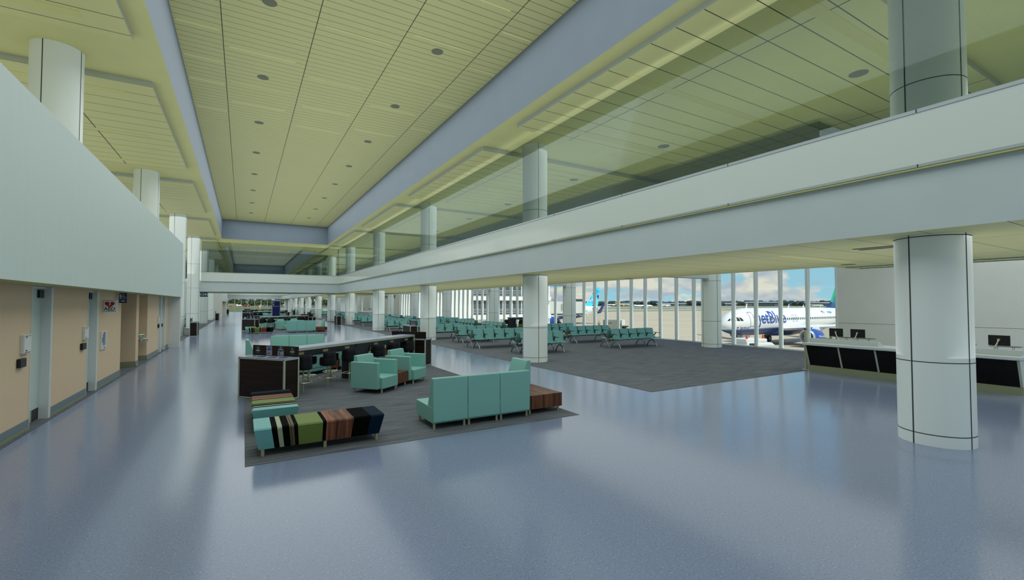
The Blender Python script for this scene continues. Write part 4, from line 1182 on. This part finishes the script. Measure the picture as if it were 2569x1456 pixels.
    q = MB()
    def strip(a, b, wd, mi):
        d = Vector((b[0] - a[0], b[1] - a[1])).normalized(); nx, nz = -d.y * wd / 2, d.x * wd / 2
        q.ext([(a[0] - nx, -.17, a[1] - nz), (b[0] - nx, -.17, b[1] - nz), (b[0] + nx, -.17, b[1] + nz), (a[0] + nx, -.17, a[1] + nz)], (0, .34, 0), mi)
    if livery == 'lines':
        strip((31.62, 6.7), (34.86, 11.5), .07, 0); strip((31.85, 6.7), (35.05, 11.5), .05, 1); strip((32.2, 6.7), (35.4, 11.5), .06, 1)
        for i in range(3):
            strip((32.45 + .32 * i, 7.6 + .5 * i), (35.9, 5.9 + 1.2 * i), .07, 1 if i != 1 else 0)
            strip((31.5 + .5 * i, 5.95), (32.3 + .4 * i, 7.3), .06, 0 if i % 2 else 1)
        q.build('fin_line', [M['fin_green'], M['fin_cyan']], fn)
    else:
        strip((31.75, 6.85), (34.95, 11.7), .1, 0); q.build('fin_line', [M['ac_white']], fn)
        text('jetBlue', 1.25, M['white'], fn, (34.0, -.18, 7.6), (PI / 2, 0, 0), .01)
    for x, z, h in ((5.9, 5.85, .75), (17.5, 5.86, .6), (22, 5.86, .5)):
        MB().ext([(x, -.03, z), (x + .28, -.03, z), (x + .42, -.03, z + h), (x + .3, -.03, z + h)], (0, .06, 0)).build('antenna', M['ac_white'], r)
    # landing gear
    for x, ys, h in ((5.1, (-.26, .26), .38), (17.7, (-3.35, -4.15), .58), (17.7, (3.35, 4.15), .58)):
        g_ = MB(); ym = sum(ys) / 2; g_.cyl((x, ym, h), (x + .1, ym, 2.3), .1, n=12); g_.cyl((x, ys[0], h), (x, ys[1], h), .06, n=10); g_.tube([(x, ym, h + .3), (x + .9, ym, 2.0)], .05, 6)
        go = g_.build('landing_gear', M['ac_grey'], r, smooth=40)
        for y in ys:
            wv = MB(); wv.cyl((x, y - .15, h), (x, y + .15, h), h, n=28); wv.build('wheel', M['tyre'], go, bev=.05, smooth=40)
            MB().cyl((x, y - .165, h), (x, y + .165, h), h * .45, n=18).build('hub', M['ac_grey'], go)
    for s in (-1, 1): MB().ext([(4.4, s * .45, 1.0), (6.3, s * .45, 1.1), (6.3, s * .4, 1.9), (4.4, s * .4, 1.85)], (0, .03, 0)).build('gear_door', M['ac_white'], r)
    return r
airliner((60.4, 42.3, GZ), 'white airliner with dark blue belly parked nose-in beyond the right window panes', 'lines')
airliner((63.6, 114.6, GZ), 'airliner with a cyan and blue dotted tail fin, half hidden by the jet bridge', 'dots')

# distant aircraft: small in the photo, so body, wings and fin only
def far_plane(az, d, hd, sc, bodym, finm, label, mod=None):
    a = math.radians(az); r = empty('airliner', (math.sin(a) * d, math.cos(a) * d, GZ), hd, label, 'airplane'); r.scale = (sc, sc, sc)
    c = MB(); c.loft([[(x, ry * math.cos(t), zc + rz * math.sin(t)) for t in [2 * PI * i / 16 for i in range(16)]] for x, zc, ry, rz in FUS]); c.build('fuselage', bodym, r, smooth=50)
    for s in (-1, 1):
        c = MB(); wing(c, (11.6, 18.6, s * 1.2, 2.6), (21, 22.8, s * 16.6, 3.85), .9, .3); c.build('wing', M['ac_white'], r)
        c = MB(); wing(c, (32.6, 35.6, s * .6, 5.1), (35.2, 36.6, s * 6.1, 5.6), .5, .22); c.build('tailplane', M['ac_white'], r)
        c = MB(); c.loft([[(x, s * 5.75 + q * math.cos(t), 1.75 + q * math.sin(t)) for t in [2 * PI * i / 14 for i in range(14)]] for x, q in ((10.9, 1.0), (12, 1.18), (14.4, .75))]); c.build('engine', M['ac_white'], r, smooth=60)
    MB().ext([(29.4, -.15, 5.4), (31.9, -.15, 7.0), (34.9, -.15, 11.76), (36.9, -.15, 11.76), (35.8, -.15, 5.3)], (0, .3, 0)).build('tail_fin', finm, r)
    c = MB()
    for x, ys, h in ((5.1, (0,), .4), (17.7, (-3.7, 3.7), .58)):
        for y in ys: c.cyl((x, y - .3, h), (x, y + .3, h), h, n=14); c.cyl((x, y, h), (x, y, 2.4), .15, n=6)
    c.build('landing_gear', M['tyre'], r)
    return r
PX = lambda x: 30.43 + math.degrees(math.atan((x - 1284.5) / 1147.94))
yel = mat('yellow fuselage', (214, 176, 60), .5); tealf = mat('teal fin', (60, 158, 164), .5); blf = mat('blue striped fin', (44, 84, 166), .5); redf = mat('red fin', (170, 60, 60), .5); orf = mat('amber fin', (214, 160, 60), .5)
far_plane(PX(1638), 640, math.radians(150), .78, M['ac_white'], blf, 'small white jet with a blue striped fin taxiing far out')
far_plane(PX(1574), 1150, math.radians(150), .8, yel, yel, 'tiny yellow airliner at the horizon behind the window mullions')
far_plane(PX(1548), 1190, math.radians(150), .8, M['ac_white'], orf, 'tiny white airliner with an amber fin left of the yellow one')
far_plane(PX(1596), 1170, math.radians(150), .7, M['ac_white'], M['fin_cyan'], 'tiny pale airliner on the horizon right of the yellow one')
far_plane(PX(1683), 1000, math.radians(150), .72, M['ac_white'], tealf, 'tiny airliner with a teal fin in front of the treeline')
far_plane(PX(2066), 1050, math.radians(150), .7, M['ac_white'], redf, 'tiny airliner with a red fin beyond the large airliner')

# jet bridge of the next gate
M['bridge'] = mat('jet bridge panel', (222, 224, 218), .6)
r = empty('jet_bridge', (60.1, 95.0, 0), 0, 'white corrugated jet bridge seen past the second column', 'jet bridge')
c = MB(); c.box(0, -1.5, -.55, 16.2, 1.5, 2.55)
for i in range(40): c.box(.2 + .4 * i, -1.58, -.45, .38 + .4 * i, -1.5, 2.45)
c.build('tunnel', M['bridge'], r)
MB().box(16.2, -1.9, -.8, 16.6, 1.9, 3.2).build('end_frame', mat('bridge end frame', (70, 76, 72), .6), r)
MB().box(0, -1.6, -.85, 16.2, 1.6, -.55).build('floor_beam', M['joint'], r)
for x in (2.5, 13.0):
    c = MB(); c.cyl((x, -1.1, GZ + .5), (x, -1.1, -.85), .18, n=14); c.cyl((x, 1.1, GZ + .5), (x, 1.1, -.85), .18, n=14); c.box(x - .5, -1.8, GZ + .35, x + .5, 1.8, GZ + .75); c.build('support', M['facade_base'], r)
    for y in (-1.6, 1.6): MB().cyl((x, y - .2, GZ + .5), (x, y + .2, GZ + .5), .5, n=20).build('wheel', M['tyre'], r)
MB().box(9, -1.54, .1, 10.6, -1.5, 1.9).build('service_door', M['facade_glass'], r)
for i in range(2): MB().box(5.0 + .3, -1.2, 2.55, 7.4, 1.2, 3.2).build('roof_unit', M['facade_base'], r) if i == 0 else None

# pushback tug in front of the nose wheel
a = math.radians(PX(1888)); r = empty('pushback_tug', (math.sin(a) * 63, math.cos(a) * 63, GZ), -.2, 'low white pushback tug with two orange beacons under the airliner nose', 'tug')
r.scale = (1.12, 1.12, 1.3); M['tug'] = mat('tug white', (220, 222, 218), .4)
MB().ext([(-2.1, -1.1, .35), (-2.1, -1.1, 1.0), (-1.9, -1.1, 1.55), (1.5, -1.1, 1.45), (2.1, -1.1, 1.1), (2.3, -1.1, .35)], (0, 2.2, 0)).build('body', M['tug'], r, bev=.12, seg=3)
MB().box(-2.0, -1.0, 1.5, .9, 1.0, 1.82).build('cab_roof', M['tug'], r, bev=.08)
MB().box(-1.7, -1.13, .95, -.7, -1.1, 1.45).build('window', M['ac_glass'], r); MB().box(-.4, -1.13, .75, 2.0, -1.1, 1.2).build('side_panel', M['ac_grey'], r)
for x in (-1.3, 1.45):
    for y in (-1.05, 1.05): MB().cyl((x, y - .15, .4), (x, y + .15, .4), .4, n=20).build('wheel', M['tyre'], r)
orange = mat('beacon orange', (226, 84, 40), .4)
for x in (-1.5, .75): MB().cyl((x, -.6, 1.8), (x, -.6, 2.15), .14, .1, 14).build('beacon', orange, r)
# ground power cart and trailer, worker
def at(px, d): a = math.radians(PX(px)); return (math.sin(a) * d, math.cos(a) * d, GZ)
M['gpu'] = mat('cart grey green', (122, 126, 114), .6)
r = empty('ground_power_cart', at(1536, 116), math.radians(-20), 'grey boxy ground power cart on the apron behind the bench tops', 'cart')
MB().box(-2.0, -1.1, .35, 2.0, 1.1, 2.5).build('housing', M['gpu'], r, bev=.05); MB().box(1.4, -1.13, .6, 1.8, -1.1, 1.7).build('vent', M['joint'], r); MB().box(-1.5, -1.13, 1.7, -.6, -1.1, 1.85).build('nameplate', M['joint'], r)
for x in (-1.3, 1.3):
    for y in (-1, 1): MB().cyl((x, y - .12, .35), (x, y + .12, .35), .35, n=18).build('wheel', M['tyre'], r)
r = empty('baggage_cart', at(1556.5, 121), math.radians(-20), 'smaller pale box trailer just right of the grey power cart', 'cart')
MB().box(-1.2, -.8, .9, .9, .8, 2.4).build('box', M['bridge'], r, bev=.03); MB().box(-1.6, -.85, .5, 1.8, .85, .8).build('chassis', M['joint'], r)
for x in (-1, 1):
    for y in (-.7, .7): MB().cyl((x, y - .1, .3), (x, y + .1, .3), .3, n=16).build('wheel', M['tyre'], r)
# ramp worker: one skinned body, a vest and trousers over it
def skinned(name, verts, edges, m_, parent, sub=1):
    me = bpy.data.meshes.new(name); me.from_pydata([v_[:3] for v_ in verts], edges, []); me.materials.append(m_)
    o = link(name, me, parent)
    sk = o.modifiers.new('skin', 'SKIN'); sk.use_smooth_shade = True
    for i, v_ in enumerate(verts):
        d = me.skin_vertices[0].data[i]; d.radius = (v_[3], v_[3] if len(v_) < 5 else v_[4]); d.use_root = i == 0
    sd = o.modifiers.new('sub', 'SUBSURF'); sd.levels = sub; sd.render_levels = sub
    return o
M['skin'] = mat('skin', (150, 110, 86), .6); M['vest'] = mat('hi-vis vest', (196, 214, 50), .7); M['dark_cloth'] = mat('dark uniform', (40, 46, 66), .8)
r = empty('person', at(1502.5, 127), math.radians(150), 'person in a yellow safety vest and dark trousers standing on the apron', 'person')
V = [(0, 0, .95, .14, .11), (0, 0, 1.15, .13, .10), (0, 0, 1.38, .16, .11), (0, 0, 1.5, .06, .06), (0, .01, 1.58, .075, .085), (0, .01, 1.70, .08, .095), (0, .01, 1.76, .05, .06),
     (.19, 0, 1.42, .06), (.25, .02, 1.15, .045), (.27, .08, .92, .035), (.275, .1, .82, .03), (-.19, 0, 1.42, .06), (-.25, .02, 1.15, .045), (-.26, .08, .92, .035), (-.265, .1, .82, .03),
     (.1, 0, .86, .09), (.11, 0, .48, .06), (.11, -.02, .08, .045), (.11, .12, .04, .04), (-.1, 0, .86, .09), (-.12, .04, .48, .06), (-.13, 0, .08, .045), (-.13, .14, .04, .04)]
E_ = [(0, 1), (1, 2), (2, 3), (3, 4), (4, 5), (5, 6), (2, 7), (7, 8), (8, 9), (9, 10), (2, 11), (11, 12), (12, 13), (13, 14), (0, 15), (15, 16), (16, 17), (17, 18), (0, 19), (19, 20), (20, 21), (21, 22)]
skinned('body', V, E_, M['skin'], r)
skinned('vest', [(0, 0, .98, .165, .13), (0, 0, 1.15, .155, .125), (0, 0, 1.40, .18, .13), (0, 0, 1.46, .12, .1)], [(0, 1), (1, 2), (2, 3)], M['vest'], r)
skinned('trousers', [(0, 0, .94, .16, .13), (.1, 0, .84, .105), (.115, 0, .48, .078), (.115, -.02, .1, .065), (-.1, 0, .84, .105), (-.125, .04, .48, .078), (-.135, 0, .1, .065)], [(0, 1), (1, 2), (2, 3), (0, 4), (4, 5), (5, 6)], M['dark_cloth'], r)
MB().lathe([(.10, 0), (.105, .03), (.09, .08), (.04, .11)], (0, .01, 1.70), 14).build('cap', M['dark_cloth'], r, smooth=60)
for s in (-1, 1): MB().tube([(s * .2, 0, 1.43), (s * .255, .02, 1.15), (s * .27, .07, .95)], .055, 8).build('sleeve', M['dark_cloth'], r, smooth=60)

# vehicles beyond the grass outside the end windows
def truck(loc, L, h, col, label, cab):
    r = empty('truck', loc, 0, label, 'truck')
    MB().box(-L / 2, -1.2, .9, L / 2 - 2.2, 1.2, h).build('cargo_box', col, r); MB().box(L / 2 - 2.0, -1.15, .6, L / 2, 1.15, h * .8).build('cab', cab, r, bev=.15); MB().box(L / 2 - .8, -1.17, h * .5, L / 2 - .1, 1.17, h * .72).build('window', M['ac_glass'], r)
    for x in (-L * .35, -L * .2, L * .36):
        for y in (-1.1, 1.1): MB().cyl((x, y - .15, .5), (x, y + .15, .5), .5, n=14).build('wheel', M['tyre'], r)
    return r
tan_ = mat('tan cargo', (132, 120, 88), .7)
zt = -1.35
truck((-8.2, 520, zt), 9, 3.1, tan_, 'tan trailer truck parked before the trees outside the far windows', M['ac_white'])
truck((-1.2, 515, zt), 4.5, 2.1, M['ac_white'], 'small white truck right of the tan trailer outside the far windows', M['red'])
truck((3.6, 518, zt), 4.0, 1.9, M['red'], 'small red truck before the trees outside the far windows', M['red'])
r = empty('marker_post', (9.2, 330, -2.97), 0, 'yellow marker post standing on the grass outside the far windows', 'post')
MB().cyl((0, 0, 0), (0, 0, 3.2), .3, n=12).build('pole', mat('marker yellow', (214, 170, 60), .6), r); MB().box(-.6, -.3, 3.1, .6, .3, 3.5).build('head', M['tug'], r)
MB().box(-300, 507, -1.6, XR, 524, -1.33).build('ground_road', M['taxi'], kind=S)
# ------------------------------------------------------------------ sky, sun, added fill, camera
w = bpy.data.worlds.new('sky'); scene.world = w; w.use_nodes = True
k = N(w.node_tree)
out = k.n('ShaderNodeOutputWorld'); bg = k.n('ShaderNodeBackground'); tc = k.n('ShaderNodeTexCoord')
mp = k.n('ShaderNodeMapping'); mp.inputs['Scale'].default_value = (9, 9, 19); mp.inputs['Location'].default_value = (2.3, .7, 0)
k.l(tc.outputs['Generated'], mp.inputs['Vector'])
n1 = k.n('ShaderNodeTexNoise'); n1.inputs['Scale'].default_value = 1.0; n1.inputs['Detail'].default_value = 9; n1.inputs['Roughness'].default_value = .52
k.l(mp.outputs[0], n1.inputs['Vector'])
sx = k.n('ShaderNodeSeparateXYZ'); k.l(tc.outputs['Generated'], sx.inputs[0])
h = sx.outputs['Z']
hz = k.n('ShaderNodeMapRange'); hz.inputs['From Min'].default_value = 0; hz.inputs['From Max'].default_value = .09
hz.inputs['To Min'].default_value = .19; hz.inputs['To Max'].default_value = .01; k.l(h, hz.inputs['Value'])
f = k.math('ADD', n1.outputs['Fac'], hz.outputs[0])
cl = k.n('ShaderNodeMapRange'); cl.interpolation_type = 'SMOOTHSTEP'; cl.inputs['From Min'].default_value = .52; cl.inputs['From Max'].default_value = .60; k.l(f, cl.inputs['Value'])
blue = k.n('ShaderNodeMapRange'); blue.inputs['From Min'].default_value = 0; blue.inputs['From Max'].default_value = .5; k.l(h, blue.inputs['Value'])
sky = k.mix(blue.outputs[0], lin((158, 206, 224)), lin((96, 144, 202)))
mp2 = k.n('ShaderNodeMapping'); mp2.inputs['Scale'].default_value = (13, 13, 34); mp2.inputs['Location'].default_value = (5.1, 2.7, 1.5)
k.l(tc.outputs['Generated'], mp2.inputs['Vector'])
n2 = k.n('ShaderNodeTexNoise'); n2.inputs['Detail'].default_value = 7; n2.inputs['Scale'].default_value = 1; k.l(mp2.outputs[0], n2.inputs['Vector'])
sh = k.n('ShaderNodeMapRange'); sh.inputs['From Min'].default_value = .40; sh.inputs['From Max'].default_value = .56; k.l(n2.outputs['Fac'], sh.inputs['Value'])
cloud = k.mix(sh.outputs[0], lin((176, 186, 200)), lin((228, 222, 208)))
col = k.mix(cl.outputs[0], sky, cloud)
gr = k.n('ShaderNodeMapRange'); gr.inputs['From Min'].default_value = -.02; gr.inputs['From Max'].default_value = 0; k.l(h, gr.inputs['Value'])
k.l(k.mix(gr.outputs[0], lin((150, 148, 135)), col), bg.inputs[0])
bg.inputs['Strength'].default_value = .82
k.l(bg.outputs[0], out.inputs[0])

def light(name, typ, energy, loc=(0, 0, 0), rot=(0, 0, 0), color=(1, 1, 1), **kw):
    d = bpy.data.lights.new(name, typ); d.energy = energy; d.color = color
    for a, b in kw.items(): setattr(d, a, b)
    o = bpy.data.objects.new(name, d); COL.objects.link(o); o.location = loc; o.rotation_euler = rot
    return o
sun = light('sun', 'SUN', 3.1, color=(1, .96, .88), angle=.009)
sun.rotation_euler = Vector((-.05, .60, -.80)).to_track_quat('-Z', 'Y').to_euler()

# added fill without fixtures, facing up: over concourse, mezzanine, service block roof and bridge
def fill_uplight(x0, x1, y0, y1, z, e, color=(.95, .98, 1.0)):
    light('fill_uplight', 'AREA', e * (y1 - y0) * (x1 - x0), ((x0 + x1) / 2, (y0 + y1) / 2, z), (PI, 0, 0), color, shape='RECTANGLE', size=x1 - x0, size_y=y1 - y0)
UPS = 1.5
fill_uplight(-1.9, 7.6, -6, 48, 5.1, UPS * .75)
fill_uplight(-1.9, 7.6, 56, 125, 5.1, UPS * .75)
fill_uplight(-8.5, -3.4, -6, 26.8, 5.03, UPS * .8)
fill_uplight(-14, -3.6, 29, 73, 4.6, UPS * .8)
fill_uplight(8.8, 14.2, -6, 125, 4.1, UPS * 1.1)
fill_uplight(-3, 8, 49, 54.8, 4.1, UPS * .8)
# broad fill sheets added under the ceilings to brighten the hall; no fixtures
def fill_downlight(x0, x1, y0, y1, z, e, color=(.88, .94, 1.0)):
    light('fill_downlight', 'AREA', e * (y1 - y0) * (x1 - x0), ((x0 + x1) / 2, (y0 + y1) / 2, z), (0, 0, 0), color, shape='RECTANGLE', size=x1 - x0, size_y=y1 - y0)
DNS = 3.2
fill_downlight(-1.4, 6.8, -4.8, 47.5, 9.55, DNS)
fill_downlight(-1.4, 6.8, 55.5, 101, 9.55, DNS)
fill_downlight(9.0, 20.5, 7.5, 120, 7.65, DNS * .7)
fill_downlight(15.9, 20.8, -6, 7, 7.65, DNS * 2.2)  # stronger fill, added to lift the grey wall behind the gate desk
fill_uplight(8.8, 14.0, -6, 47, 1.3, UPS * .55)  # fill added in mid-air to brighten the low lounge ceiling
fill_uplight(8.8, 14.0, 56, 110, 1.3, UPS * .5)
fill_downlight(-15, -2.3, 28, 74, 7.65, DNS * .6)
fill_downlight(9, 14, -6, 120, 3.09, DNS * .5)
fill_downlight(-1.4, 6.8, 102, 129, 7.6, DNS)
fill_uplight(-1, 7, 103, 128, 5.0, UPS * .5)

cam = bpy.data.cameras.new('camera'); co = bpy.data.objects.new('camera', cam); COL.objects.link(co)
co.location = (0, 0, 2.1)
co.rotation_euler = (PI / 2 + .0290937, 0, -.5311351)
cam.sensor_fit = 'HORIZONTAL'; cam.sensor_width = 36; cam.lens = 1147.9388 / 2569 * 36
cam.clip_start = .05; cam.clip_end = 6000
scene.camera = co
v = scene.view_settings
v.view_transform = 'Standard'; v.look = 'None'; v.gamma = 1; v.exposure = .4; v.use_curve_mapping = False
scene.cycles.max_bounces = 8; scene.cycles.diffuse_bounces = 5; scene.cycles.glossy_bounces = 4; scene.cycles.transparent_max_bounces = 24; scene.cycles.transmission_bounces = 4
scene.cycles.caustics_reflective = False; scene.cycles.caustics_refractive = False
scene.cycles.sample_clamp_indirect = 4
